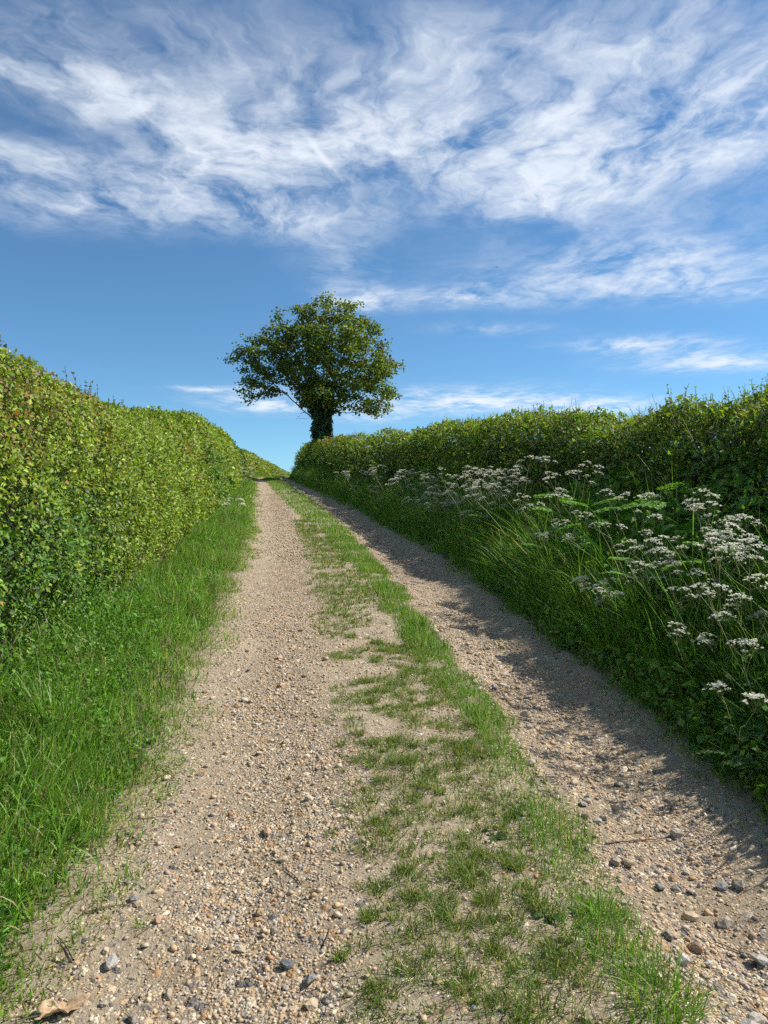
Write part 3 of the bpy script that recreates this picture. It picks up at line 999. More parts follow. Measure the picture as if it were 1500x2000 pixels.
# ridge between the wheel tracks
def ridge(n, ylo, yhi, hs, wd, segs):
    x, y, u = roots(n, ylo, yhi, lambda y: STRIP_R(y) - strip_share(y) - .12, lambda y: STRIP_R(y) + .10)
    e = np.minimum(x - (STRIP_R(y) - strip_share(y)), STRIP_R(y) - x) + (fbm(xy0(x, y), 3.2, 3, 121) - .5) * .24
    gap = fbm(xy0(x, y), 2.3, 2, 123)
    keep = RNG.uniform(0, 1, n) < sstep(e, -.06, .07) * np.maximum(sstep(gap + .12 * sstep(y, 5, 9), .26, .46), .8 * sstep(STRIP_R(y) - x, .13, .05))
    x, y = x[keep], y[keep]; n = len(x)
    H = (.022 + .058 * fbm(xy0(x, y), 2.5, 2, 125) ** 1.5 * 1.9) * RNG.uniform(.6, 1.35, n) * hs
    return plant_blades(x, y, H, wd * RNG.uniform(.6, 1.3, n), .62, grass_cols(n, (3, 3, 1.6, 1.6, 1.0)), segs, (0, 0), .006)


v, f, c = joined([ridge(22000, 1.2, 6, .72, .0042, 3), ridge(19000, 6, 14, 1.1, .007, 2), ridge(26000, 14, 60, 1.15, .016, 2)])
tag(obj('ridge_grass', make_mesh('ridge_grass', v, f, M_GRASS, c)), 'strip of green turf on the ridge between the two wheel tracks', 'grass', kind='stuff')


# thin worn tufts on the bare earth left of the ridge
def tufts(nt, ylo, yhi, per, wd, hmul, segs):
    y = RNG.uniform(ylo, yhi, nt)
    a = RUT_LR(y) - .02; b = STRIP_R(y) - strip_share(y) + .05
    x = a + (b - a) * RNG.uniform(0, 1, nt) ** .85
    rel = (x - a) / np.maximum(b - a, .05)
    w = fbm(xy0(x, y), 2.6, 3, 131)
    keep = RNG.uniform(0, 1, nt) < sstep(w, .34, .50) * (.35 + .65 * sstep(rel, .0, .3))
    x, y, w = x[keep], y[keep], w[keep]
    k = RNG.integers(per // 3, per, len(x))
    cx, cy = np.repeat(x, k), np.repeat(y, k); n = len(cx)
    rad = np.repeat(RNG.uniform(.015, .055, len(x)), k)
    a2 = RNG.uniform(0, 2 * math.pi, n); rr = np.sqrt(RNG.uniform(0, 1, n)) * rad
    px, py = cx + np.cos(a2) * rr * 1.25, cy + np.sin(a2) * rr
    H = np.repeat(RNG.uniform(.022, .062, len(x)), k) * RNG.uniform(.6, 1.3, n) * hmul
    P = np.stack([px, py, ground_z(px, py) - .006], 1)
    m = RNG.uniform(.2, 1.1, n)
    a3 = a2 + RNG.normal(0, .9, n)
    lean = np.stack([np.cos(a3) * m, np.sin(a3) * m], 1)
    c = pick([(.14, .22, .035), (.11, .18, .03), (.19, .27, .05), STRAW, (.27, .26, .10)], [3, 2, 2, 1.3, 1.2], n, .2)
    return blade_arrays(P, H, lean, wd * RNG.uniform(.6, 1.3, n), c, segs)


v, f, c = joined([tufts(1350, 1.3, 6.5, 62, .0038, 1.0, 3), tufts(2100, 6, 17, 18, .008, 1.15, 2), tufts(260, 3, 9, 14, .005, .8, 2)])
tag(obj('worn_grass', make_mesh('worn_grass', v, f, M_GRASS, c)), 'worn tufts of grass on bare earth beside the turf ridge', 'grass', kind='stuff')


# low leafy weeds mixed into both verges
def weeds(n, ylo, yhi, xa, xb, hmax, size, cols, wts, seed, thr, fine=False):
    x, y, u = roots(n, ylo, yhi, xa, xb)
    w = fbm(xy0(x, y), 1.5, 3, seed)
    keep = RNG.uniform(0, 1, n) < sstep(w, thr, thr + .14)
    x, y, u, w = x[keep], y[keep], u[keep], w[keep]; n = len(x)
    z = RNG.uniform(.02, 1, n) ** 1.2 * hmax(u) * (.55 + .9 * w)
    P = np.stack([x, y, ground_z(x, y, False) + z], 1)
    nr = unit(np.array([[0, 0, 1.1]]) + rand_dirs(n) * .7)
    L = size * RNG.uniform(.6, 1.4, n)
    return leaf_arrays(P, unit(rand_dirs(n) + np.array([[0, 0, -.1]])), nr, L, L * RNG.uniform(.5, .8, n), pick(cols, wts, n), fine)


v, f, c = joined([
    weeds(22000, 1.2, 7, lambda y: HEDGE_L(y) - .1, lambda y: LANE_L(y) - .10, lambda u: .36 * np.clip(.96 - u, 0, 1) + .02, .030, [(.11, .25, .035), (.16, .30, .045), (.08, .18, .03)], [2, 2, 1], 141, .34, True),
    weeds(5000, 7, 20, lambda y: HEDGE_L(y) - .1, lambda y: LANE_L(y) - .15, lambda u: .28 * (1 - u) + .04, .045, [(.11, .25, .035), (.16, .30, .045)], [2, 2], 142, .5)])
tag(obj('undergrowth', make_mesh('undergrowth', v, f, M_HERB, c)), 'small leafy weeds among the grass below the sunlit hedge', 'weeds', kind='stuff')
v, f, c = joined([
    weeds(26000, 2.6, 9, lambda y: LANE_R(y) + .02, lambda y: HEDGE_R(y), lambda u: .14 + .72 * u, .045, [(.14, .27, .042), (.19, .33, .05), (.10, .20, .034), (.23, .37, .07)], [3, 2, 2, 1], 151, .38, True),
    weeds(2600, 2.8, 9, lambda y: LANE_R(y) + .2, lambda y: HEDGE_R(y), lambda u: .26 + .60 * u, .10, [(.15, .30, .05), (.20, .36, .065), (.11, .23, .04)], [2, 2, 1], 155, .36, True),
    weeds(2200, 9, 18, lambda y: LANE_R(y) + .2, lambda y: HEDGE_R(y), lambda u: .26 + .60 * u, .13, [(.15, .30, .05), (.20, .36, .065), (.11, .23, .04)], [2, 2, 1], 156, .36),
    weeds(15000, 9, 22, lambda y: LANE_R(y) + .2, lambda y: HEDGE_R(y), lambda u: .10 + .75 * u, .065, [(.14, .27, .042), (.19, .33, .05), (.10, .20, .034)], [3, 2, 2], 152, .40),
    weeds(8000, 22, 50, lambda y: LANE_R(y) + .2, lambda y: HEDGE_R(y), lambda u: .10 + .5 * u, .10, [(.085, .19, .03), (.115, .24, .035)], [3, 2], 153, .42)])
tag(obj('undergrowth', make_mesh('undergrowth', v, f, M_HERB, c)), 'dense leafy undergrowth at the foot of the shaded hedge', 'weeds', kind='stuff')

# ------------------------------------------------------------------ cow parsley
STEMC = (.17, .21, .075)


def umbel_mesh(seed, R):
    r = random.Random(seed)
    A, B, quads, cols = [], [], [], []
    nr = r.randint(9, 12)
    F, V = [], []
    for i in range(nr):
        t = 2 * math.pi * i / nr + r.uniform(-.25, .25)
        q = R * (.35 + .65 * (i % 3) / 2) * r.uniform(.85, 1.05)
        tip = Vector((math.cos(t) * q, math.sin(t) * q, R * (1.0 - .42 * (q / R) ** 2) * r.uniform(.92, 1.06)))
        A.append((0, 0, 0)); B.append(tuple(tip))
        for k in range(11):
            a = r.uniform(0, 6.28); rr = R * .21 * math.sqrt(r.random())
            c = tip + Vector((math.cos(a) * rr, math.sin(a) * rr, R * .10 * r.uniform(-.6, 1) + .004))
            s = r.uniform(.0026, .0046) * (R / .045)
            ax = Vector((r.uniform(-.5, .5), r.uniform(-.5, .5), 1)).normalized()
            u_ = ax.orthogonal().normalized() * s; w_ = ax.cross(u_)
            o = len(V)
            V += [c + u_, c + w_, c - u_, c - w_]; F += [(o, o + 1, o + 2), (o, o + 2, o + 3)]
            g = r.uniform(.85, 1.05)
            cols += [(.84 * g, .83 * g, .70 * g)] * 4
    tv, tf, tcx = tube_arrays(np.array(A), np.array(B), .0007, .0005, 3, np.array([STEMC] * len(A)))
    v, f, c = joined([(np.array(V), np.array(F), np.array(cols)), (tv, tf, tcx)])
    return make_mesh('flower_head', v, f, M_PETAL, c)


UMBELS = [umbel_mesh(s, R) for s, R in ((1, .040), (2, .046), (3, .052), (4, .036), (5, .044))]


def fern_leaf_mesh(seed, size, col, lobes=7, wide=.55):
    """divided leaf: stalk, paired pinnae, each with a few leaflets"""
    r = np.random.default_rng(seed)
    P, D, N, L, W = [], [], [], [], []
    A, B = [], []
    pts = [np.array([size * t, 0, size * (.38 * t - .55 * t * t)]) for t in np.linspace(0, 1, lobes + 3)]
    for i in range(len(pts) - 1): A.append(pts[i]); B.append(pts[i + 1])
    for i in range(2, len(pts)):
        t = (i - 1) / lobes
        pl = size * wide * (1.05 - t) ** .8 * .62 + size * .06
        for s in ((-1, 1) if i < len(pts) - 1 else (0,)):
            d = np.array([.55, s * 1.0, -.12]) if s else np.array([1., 0, -.2]); d /= np.linalg.norm(d)
            for k, q in enumerate((.25, .5, .75, .98)):
                b = pts[i] + d * pl * (q - .25)
                for s2 in (-1, 1):
                    dd = d + np.array([-d[1], d[0], 0]) * s2 * .75; dd /= np.linalg.norm(dd)
                    P.append(b); D.append(dd); N.append(np.array([r.normal(0, .25), r.normal(0, .25), 1.])); L.append(pl * .42 * (1.15 - q * .45)); W.append(pl * .22)
    n = len(P)
    C = np.array([col]) * (1 + r.normal(0, .14, (n, 1)))
    lv = leaf_arrays(np.array(P), np.array(D), np.array(N), np.array(L), np.array(W), C)
    tb = tube_arrays(np.array(A), np.array(B), .0022, .0014, 3, np.array([STEMC] * len(A)))
    v, f, c = joined([lv, tb])
    return make_mesh('leaf', v, f, M_HERB, c)


FERNS = [fern_leaf_mesh(s, z, cc) for s, z, cc in ((1, .24, (.075, .165, .03)), (2, .30, (.06, .14, .028)), (3, .20, (.10, .20, .04)))]


def basis(o, d, up=None, spin=0.0, s=1.0):
    d = Vector(d).normalized()
    q = d.to_track_quat('Z', 'Y')
    o.rotation_mode = 'QUATERNION'
    from mathutils import Quaternion
    o.rotation_quaternion = q @ Quaternion((0, 0, 1), spin)
    o.scale = (s, s, s)


def gz(x, y):
    return float(ground_z(np.array([x]), np.array([y]))[0])


def cow_parsley(x, y, height, heads, label, group, seed, lean=(0, 0), head_scale=1.0, leaves=3):
    r = random.Random(seed)
    z0 = gz(x, y) - .02
    root = empty('cow_parsley', (x, y, z0))
    tag(root, label, 'cow parsley', group)
    A, B, ra, rb = [], [], [], []

    def seg(a, b, r0, r1):
        A.append(tuple(a)); B.append(tuple(b)); ra.append(r0); rb.append(r1)
    th = max(.0035, .0009 * y * .55)
    nodes = [Vector((0, 0, 0))]
    H = height * .62
    for i in range(1, 5):
        t = i / 4
        nodes.append(Vector((lean[0] * H * t * t + r.uniform(-.012, .012), lean[1] * H * t * t + r.uniform(-.012, .012), H * t)))
    for i in range(4): seg(nodes[i], nodes[i + 1], th * (1 - .12 * i), th * (1 - .12 * (i + 1)))
    tips = []
    nb = max(2, round(heads / 3))
    for i in range(nb):
        start = nodes[4] if i < nb * .5 else nodes[3 if r.random() < .6 else 2]
        az = 2 * math.pi * i / nb + r.uniform(-.5, .5)
        reach = height * r.uniform(.10, .24)
        zt = height * r.uniform(.70, .93) if start is not nodes[2] else height * r.uniform(.55, .8)
        mid = Vector((start.x + math.cos(az) * reach + lean[0] * .12, start.y + math.sin(az) * reach + lean[1] * .12, zt))
        seg(start, start.lerp(mid, .5) + Vector((0, 0, -.015)), th * .6, th * .5); seg(start.lerp(mid, .5) + Vector((0, 0, -.015)), mid, th * .5, th * .42)
        for k in range(3 if heads > 4 else 2):
            a2 = az + (k - 1) * 1.5 + r.uniform(-.4, .4)
            rr = height * r.uniform(.04, .10)
            tip = mid + Vector((math.cos(a2) * rr, math.sin(a2) * rr, height * r.uniform(.05, .15)))
            seg(mid, tip, th * .4, th * .28); tips.append((tip, (tip - mid)))
    v, f, c = tube_arrays(np.array(A), np.array(B), np.array(ra), np.array(rb), 4, np.array([STEMC] * len(A)))
    obj('stem', make_mesh('stem', v, f, M_STEM), root)
    for tip, d in tips[:heads]:
        o = bpy.data.objects.new('flower_head', r.choice(UMBELS)); link(o, root)
        o.location = tip
        d = Vector((d.x * .5, d.y * .5, max(d.z, .02) + .06))
        basis(o, d, None, r.uniform(0, 6.28), head_scale * r.uniform(.8, 1.25))
    for k in range(leaves):
        o = bpy.data.objects.new('leaf', r.choice(FERNS)); link(o, root)
        t = r.uniform(.12, .5)
        o.location = (lean[0] * H * t * t, lean[1] * H * t * t, height * t)
        o.rotation_euler = (r.uniform(-.2, .2), r.uniform(-.45, .1), 2 * math.pi * k / max(leaves, 1) + r.uniform(-.6, .6))
        s = r.uniform(.7, 1.2); o.scale = (s, s, s)
    return root


def verge_spot(px, share):
    """distance at which the sight line through column px crosses the given share of the right verge"""
    ys = np.arange(3.0, 46, .02)
    e = (px - 750) / 1500.0 * ys - (LANE_R(ys) + share * (HEDGE_R(ys) - LANE_R(ys)))
    i = np.where(np.diff(np.sign(e)) != 0)[0]
    y = float(ys[i[0]]) if len(i) else float(ys[np.argmin(np.abs(e))])
    return (px - 750) / 1500.0 * y, y


def parsley_at(px, py, share, heads, label, group, seed, **kw):
    x, y = verge_spot(px, share * .72)
    h = EYE + y * (1000 - py) / 1500.0 - gz(x, y)
    return cow_parsley(x, y, min(max(h, .35), 1.35), heads, label, group, seed, **kw)


CLUMP = 'cow parsley in the shaded verge'
near = [
    (1395, 985, .55, 18, 'tall cow parsley with many white heads rising nearest the picture\'s right edge', (.05, 0)),
    (1478, 1020, .50, 12, 'cow parsley cut off by the right edge of the picture', (-.05, 0)),
    (1300, 1075, .40, 9, 'cow parsley with pale heads leaning beside the tallest near plant', (-.25, 0)),
    (1225, 975, .62, 8, 'sparse cow parsley standing alone against the dark hedge', (0, 0)),
    (1175, 1130, .30, 7, 'short cow parsley over the long grass at the rut edge', (-.15, -.1)),
    (1110, 915, .60, 14, 'tall upright cow parsley just beyond the bright fern leaves', (0, 0)),
    (1450, 1150, .30, 9, 'low cow parsley with round white heads at the right edge below the tall plant', (.1, -.1)),
    (1350, 1235, .22, 6, 'small cow parsley with few heads low in the grass', (-.1, -.2)),
    (1445, 1345, .10, 4, 'lowest nearest cow parsley sprig of two white heads over the dark rut', (-.1, -.2)),
    (1010, 900, .60, 11, 'thin tall cow parsley beside the dense white clump', (.1, 0)),
    (1055, 960, .40, 10, 'cow parsley between the dense clump and the tall upright plant', (0, 0)),
]
for i, (px, py, sh, hd, lb, ln) in enumerate(near):
    parsley_at(px, py, sh, hd, lb, CLUMP, 300 + i, lean=ln, head_scale=1.25, leaves=4)
rr_ = random.Random(5)
ORD = 'first second third fourth fifth sixth seventh eighth ninth tenth eleventh twelfth thirteenth fourteenth fifteenth'.split()
for i in range(15):
    px = 1040 + 31 * i + rr_.uniform(-12, 12)
    parsley_at(px, rr_.uniform(975, 1190), rr_.uniform(.25, .6), rr_.randint(6, 11), f'loose cow parsley plant, {ORD[14 - i]} from the right edge before the dense clump', 'loose near cow parsley', 350 + i, lean=(rr_.uniform(-.3, .2), rr_.uniform(-.2, .1)), head_scale=1.15, leaves=3)
for i in range(28):
    px = rr_.choice([rr_.uniform(825, 1000), rr_.uniform(790, 960), rr_.uniform(850, 980)])
    parsley_at(px, 904 + abs(rr_.gauss(0, 58)) + (px < 830) * 20, rr_.uniform(.28, .75), rr_.randint(8, 15), 'cow parsley plant in the dense white clump halfway along the shaded verge', 'dense clump of cow parsley', 400 + i, lean=(rr_.uniform(-.25, .1), 0), head_scale=1.15, leaves=2)
for i in range(16):
    px = rr_.uniform(640, 800)
    y_px = np.interp(px, [640, 700, 760, 800], [905, 912, 918, 925])
    parsley_at(px, y_px - 6 + abs(rr_.gauss(0, 30)), rr_.uniform(.25, .7), rr_.randint(5, 9), 'small far cow parsley plant scattered up the shaded verge towards the tree', 'scattered far cow parsley', 500 + i, lean=(0, 0), head_scale=1.5, leaves=1)
# a few on the sunny side
for i, (y, d, h, lb) in enumerate([(14.2, .42, .62, 'cow parsley with leaning white heads in the sunlit verge, nearest on that side'), (15.2, .50, .55, 'cow parsley just behind the nearest one in the sunlit verge'),
                                   (25.0, .45, .75, 'cow parsley in the far sunlit verge where the hedge bends'), (27.0, .50, .85, 'taller far cow parsley against the sunlit hedge'), (30.0, .40, .7, 'farthest cow parsley in the sunlit verge'), (33.0, .45, .9, 'cow parsley touching the hedge near the brow')]):
    cow_parsley(float(LANE_L(y)) - d, y, h, 7, lb, 'cow parsley in the sunlit verge', 600 + i, lean=(.25, -.1), head_scale=1.3, leaves=2)


# broad leaved plants with bright divided leaves
BIG = [fern_leaf_mesh(s, z, cc, 5, .8) for s, z, cc in ((11, .38, (.19, .36, .06)), (12, .44, (.16, .32, .055)))]
for i, (px, sh, h, lb) in enumerate([(1150, .42, .80, 'bright green plant with divided leaves below the tall upright cow parsley'), (1185, .50, .78, 'bright divided leaves beside the sparse cow parsley'), (1085, .48, .82, 'light green leafy plant next to the dense clump'),
                                     (1330, .70, .85, 'bright leafy plant against the dark hedge near the right edge'), (1060, .30, .55, 'low leafy plant at the verge foot before the dense clump'), (1370, .45, .66, 'leafy plant around the foot of the tallest near cow parsley'),
                                     (1240, .30, .58, 'leafy plant low behind the long grass at the rut edge'), (960, .35, .70, 'leafy plant under the dense white clump')]):
    x, y = verge_spot(px, sh)
    r = random.Random(700 + i)
    root = empty('leafy_plant', (x, y, gz(x, y) - .02)); tag(root, lb, 'wild plant', 'leafy plants in the shaded verge')
    k = 7
    A, B = [], []
    top = Vector((r.uniform(-.06, .06), r.uniform(-.06, .06), h))
    A.append((0, 0, 0)); B.append(tuple(top))
    v, f, c = tube_arrays(np.array(A, float), np.array(B, float), .006, .003, 5)
    obj('stem', make_mesh('stem', v, f, M_STEM), root)
    for j in range(k):
        t = .35 + .65 * j / (k - 1)
        o = bpy.data.objects.new('leaf', r.choice(BIG)); link(o, root)
        o.location = top * t
        o.rotation_euler = (r.uniform(-.25, .25), r.uniform(-.35, .15), j * 2.4 + r.uniform(-.4, .4))
        s = r.uniform(.6, 1.0); o.scale = (s, s, s)


# separate grass tussocks
def tussock(x, y, n, rad, h, wd, lean, label, group, cols, wts):
    root = empty('grass_tussock', (x, y, gz(x, y))); tag(root, label, 'grass tussock', group)
    a = RNG.uniform(0, 6.283, n); q = np.sqrt(RNG.uniform(0, 1, n)) * rad
    px, py = x + np.cos(a) * q, y + np.sin(a) * q
    P = np.stack([px - x, py - y, ground_z(px, py) - gz(x, y) - .01], 1)
    m = RNG.uniform(.1, 1.0, n) * lean; a2 = a + RNG.normal(0, .6, n)
    v, f, c = blade_arrays(P, h * RNG.uniform(.35, 1.15, n), np.stack([np.cos(a2) * m, np.sin(a2) * m], 1), wd * RNG.uniform(.6, 1.2, n), pick(cols, wts, n), 5)
    tag(obj('blades', make_mesh('blades', v, f, M_GRASS, c), root), kind='stuff')


GC = [G1, G2, G4, (.22, .28, .07)]
tussock(.80, 2.22, 300, .11, .13, .004, 1.3, 'spreading green grass tussock at the near end of the turf ridge', 'tussocks on the ridge', GC, [2, 3, 2, .5])
tussock(.74, 2.62, 200, .08, .10, .004, 1.1, 'upright bright tussock just behind the spreading one', 'tussocks on the ridge', GC, [2, 3, 2, .3])
tussock(.44, 2.30, 160, .07, .055, .0035, 1.2, 'small worn tussock on the bare earth beside the spreading one', 'tussocks on the ridge', GC, [3, 2, 1, .3])
tussock(2.02, 3.75, 90, .14, .50, .008, 1.0, 'long arching broad grass blades at the right edge over the rut', 'tall grass tussocks in the shaded verge', [G1, G2, G3], [2, 2, 1])
tussock(1.75, 5.6, 130, .18, .45, .007, 1.0, 'arching tall grass clump at the shaded rut edge', 'tall grass tussocks in the shaded verge', [G1, G2, G3], [2, 2, 1])
tussock(1.55, 7.4, 130, .20, .48, .008, .95, 'bright tall grass clump below the dense white flowers', 'tall grass tussocks in the shaded verge', [G1, G2, G4], [2, 2, 1])
tussock(-1.75, 4.1, 130, .12, .42, .009, 1.0, 'long grass blades leaning out of the sunlit verge', 'tall grass tussocks in the sunlit verge', [G1, G2, G3], [2, 2, 1])
tussock(-.80, 2.55, 40, .03, .05, .004, 1.2, 'tiny grass tuft alone on the bare earth by the sunlit verge', 'tussocks on the ridge', GC, [2, 3, 2, .3])

# ------------------------------------------------------------------ stones
def rock_mesh(seed, subdiv=2):
    import bmesh
    bm = bmesh.new(); bmesh.ops.create_icosphere(bm, subdivisions=subdiv, radius=1.0)
    r = np.random.default_rng(seed)
    sc = np.array([1.0, r.uniform(.6, .95), r.uniform(.45, .75)])
    planes = [(unit(r.normal(size=(1, 3)))[0], r.uniform(.55, .85)) for _ in range(7)]
    for vv in bm.verts:
        p = np.array(vv.co)
        for nn, dd in planes:
            e = p @ nn - dd
            if e > 0: p = p - nn * e * .92
        p = p * sc * (1 + r.normal(0, .025))
        vv.co = p
    me = bpy.data.meshes.new('stone'); bm.to_mesh(me); bm.free()
    me.materials.append(M_STONE)
    me.polygons.foreach_set('use_smooth', np.zeros(len(me.polygons), bool))
    return me


ROCKS = [rock_mesh(900 + i, 2 if i < 5 else 1) for i in range(14)]


def put_stone(x, y, size, seed, parent, name='stone', sink=.35):
    r = random.Random(seed)
    o = bpy.data.objects.new(name, ROCKS[r.randrange(len(ROCKS))])
    link(o, parent)
    o.location = (x, y, gz(x, y) + size * .5 * .55 * (1 - sink * 1.6))
    o.rotation_euler = (r.uniform(-.35, .35), r.uniform(-.35, .35), r.uniform(0, 6.28))
    o.scale = (size / 2,) * 3
    return o


def px_ground(px, py):
    y = EYE * 1500.0 / (py - 880.0)
    return (px - 750) / 1500.0 * y, y


notable = [
    (1167, 1580, .055, 'blocky pale grey stone at the edge of the turf ridge'), (1290, 1690, .052, 'rounded grey stone beside the shadow in the right rut'), (1325, 1688, .042, 'dark veined grey stone in the small heap in the right rut'),
    (1350, 1695, .046, 'cream stone with bright top in the right rut heap'), (1410, 1690, .062, 'flat grey stone lying in the shadow of the right rut'), (1485, 1825, .075, 'large pale stone at the right edge of the picture'),
    (1335, 1845, .060, 'white pitted flint beside the spreading grass tussock'), (1385, 1838, .045, 'orange flint beside the white pitted flint'), (262, 1750, .045, 'split grey flint near the sunlit verge'),
    (218, 1866, .060, 'flat pale grey stone by the dry leaf'), (506, 1772, .045, 'ochre rounded flint in the left rut'), (1465, 1962, .090, 'big pale stone in the bottom right corner'),
    (718, 1308, .035, 'single pale stone among worn grass in the middle of the track'), (606, 1910, .055, 'flat grey slab stone near the bottom of the track'), (470, 1838, .040, 'cream flint with shadowed underside in the left rut'),
    (560, 1880, .045, 'dark blue grey triangular flint in the left rut'), (965, 1332, .07, 'grey stone at the turf edge in the middle distance'), (485, 1298, .05, 'dark grey stone farther up the left rut'),
]
STONE_HUES = [('white', (.50, .46, .40)), ('orange', (.42, .23, .09)), ('ochre', (.42, .30, .15)), ('cream', (.46, .38, .26)), ('dark blue', (.10, .10, .105)), ('dark', (.14, .13, .12)), ('pale', (.36, .33, .285)), ('grey', (.22, .205, .185))]
for i, (px, py, sz, lb) in enumerate(notable):
    x, y = px_ground(px, py)
    o = put_stone(x, y, sz, 1000 + i, None, 'loose_stone', .2)
    hue = next((c_ for k_, c_ in STONE_HUES if k_ in lb), (.42, .40, .36))
    me_ = o.data.copy(); me_.materials.clear(); me_.materials.append(solid_mat('flint_surface', hue, .62, tuple(.75 * h + .08 for h in hue), .006, 1.8)); o.data = me_
    tag(o, lb, 'stone', 'larger loose stones on the track')

r = random.Random(77)
count = 0
while count < 300:
    y = 1.75 + 5.2 * r.random() ** 1.5
    if r.random() < .42: x = r.uniform(float(LANE_L(y)) + .05, float(RUT_LR(y)) + .1)
    else: x = r.gauss(float(STRIP_R(y)) + .20, .15)
    if x > float(LANE_R(y)) - .05 or (x > float(RUT_LR(y)) + .15 and x < float(STRIP_R(y)) - .02): continue
    size = .019 + .044 * r.random() ** 2.2 + .003 * max(y - 3, 0)
    if x > float(STRIP_R(y)) - .03: size *= 1.2
    put_stone(x, y, size, 2000 + count, track)
    count += 1

# gravel: real small stones near by, the earth's own relief farther off
ICO = None


def gravel(n, ylo, yhi, smin, smax, seed, ypow=1.4, big=False):
    import bmesh
    rg = np.random.default_rng(seed)
    y = ylo + (yhi - ylo) * rg.uniform(0, 1, n) ** ypow
    x = LANE_L(y) + (LANE_R(y) - LANE_L(y)) * rg.uniform(0, 1, n)
    w = (fbm(xy0(x, y), 1.6, 3, 21) - .5) * .35
    g = grit_amount(x, y, w) * (.35 + .9 * fbm(xy0(x, y), 4.5, 2, 23))
    keep = rg.uniform(0, 1, n) < g
    x, y = x[keep], y[keep]; n = len(x)
    bm = bmesh.new(); bmesh.ops.create_icosphere(bm, subdivisions=1, radius=1.0)
    bv = np.array([v_.co[:] for v_ in bm.verts]); bf = np.array([[q.index for q in f_.verts] for f_ in bm.faces]); bm.free()
    if not big:                                   # eight sided chips
        bv = np.array([(1, 0, 0), (-1, 0, 0), (0, 1, 0), (0, -1, 0), (0, 0, 1), (0, 0, -1)], float)
        bf = np.array([(0, 2, 4), (2, 1, 4), (1, 3, 4), (3, 0, 4), (2, 0, 5), (1, 2, 5), (3, 1, 5), (0, 3, 5)])
    s = smin + (smax - smin) * rg.uniform(0, 1, n) ** 2.4
    V = bv[None] * (1 + rg.uniform(-.32, .32, (n, len(bv), 1)))
    V = V * np.stack([np.ones(n), rg.uniform(.55, 1, n), rg.uniform(.4, .8, n)], 1)[:, None, :]
    tilt = rg.normal(0, .35, n); ct, st = np.cos(tilt)[:, None], np.sin(tilt)[:, None]
    V = np.stack([V[:, :, 0], V[:, :, 1] * ct - V[:, :, 2] * st, V[:, :, 1] * st + V[:, :, 2] * ct], 2)
    a = rg.uniform(0, 6.283, n); ca, sa = np.cos(a)[:, None], np.sin(a)[:, None]
    V = np.stack([V[:, :, 0] * ca - V[:, :, 1] * sa, V[:, :, 0] * sa + V[:, :, 1] * ca, V[:, :, 2]], 2) * (s / 2)[:, None, None]
    V = V + np.stack([x, y, ground_z(x, y) + s * .12], 1)[:, None, :]
    cols = np.array(FLINTS); i = rg.choice(len(cols), n, p=np.array([3.2, 1.0, 2.6, 1.6, 1.3, 2.8, .5, 2.6, 1.2, 2.8, .9, .5]) / 21.0)
    C = np.clip(cols[i] * (1 + rg.normal(0, .16, (n, 1))), .02, .85)
    F = (np.arange(n)[:, None, None] * len(bv) + bf[None]).reshape(-1, 3)
    return V.reshape(-1, 3), F, np.repeat(C, len(bv), 0)


v, f, c = joined([gravel(38000, 1.6, 5.5, .006, .016, 31), gravel(6500, 1.6, 8.0, .013, .032, 32, 1.3, True), gravel(22000, 4.5, 12, .012, .028, 33, 1.2), gravel(14000, 11, 28, .025, .05, 34, 1.0)])
tag(obj('gravel', make_mesh('gravel', v, f, M_GRAVEL, c), track), kind='stuff')

# ------------------------------------------------------------------ litter on the track
def twig(x, y, length, az, bend, rad, label):
    root = []
    pts = []
    r = random.Random(int(x * 1000) + int(y * 100))
    for k in range(6):
        t = k / 5 - .5
        px, py = x + math.cos(az) * length * t - math.sin(az) * bend * length * (t * t - .1), y + math.sin(az) * length * t + math.cos(az) * bend * length * (t * t - .1)
        pts.append((px, py, gz(px, py) + rad * 1.1 + .002 + r.uniform(0, .003)))
    pts = np.array(pts) - np.array([x, y, gz(x, y)])
    v, f, c = tube_arrays(pts[:-1], pts[1:], np.linspace(rad, rad * .5, 5), np.linspace(rad * .9, rad * .45, 5), 5)
    o = obj('twig', make_mesh('twig', v, f, M_TWIG, None, True), None, (x, y, gz(x, y)))
    tag(o, label, 'twig', 'dry twigs on the track')


for (px, py, ln, az, bd, rd, lb) in [(215, 1770, .16, .5, .1, .0035, 'brown forked twig lying near the split grey flint'), (130, 1850, .14, 2.3, .2, .004, 'dark short twig by the sunlit verge edge'), (320, 1500, .20, 2.4, .15, .004, 'thin twig beside the verge in the left rut'),
                                     (300, 1590, .18, .3, .1, .003, 'pale twig pointing out of the sunlit verge'), (1240, 1610, .30, .35, -.2, .004, 'curved brown twig across the shadow of the right rut'), (1075, 1510, .16, .2, .1, .003, 'short twig beside the turf ridge in the right rut'),
                                     (570, 1710, .15, 2.2, .2, .0025, 'thin curved twig on the left rut gravel'), (640, 1830, .10, 1.4, .05, .003, 'straight brown straw standing out on pale gravel'), (1440, 1800, .14, 2.5, .1, .003, 'dark twig near the large pale stone')]:
    x, y = px_ground(px, py)
    twig(x, y, ln, az, bd, rd, lb)


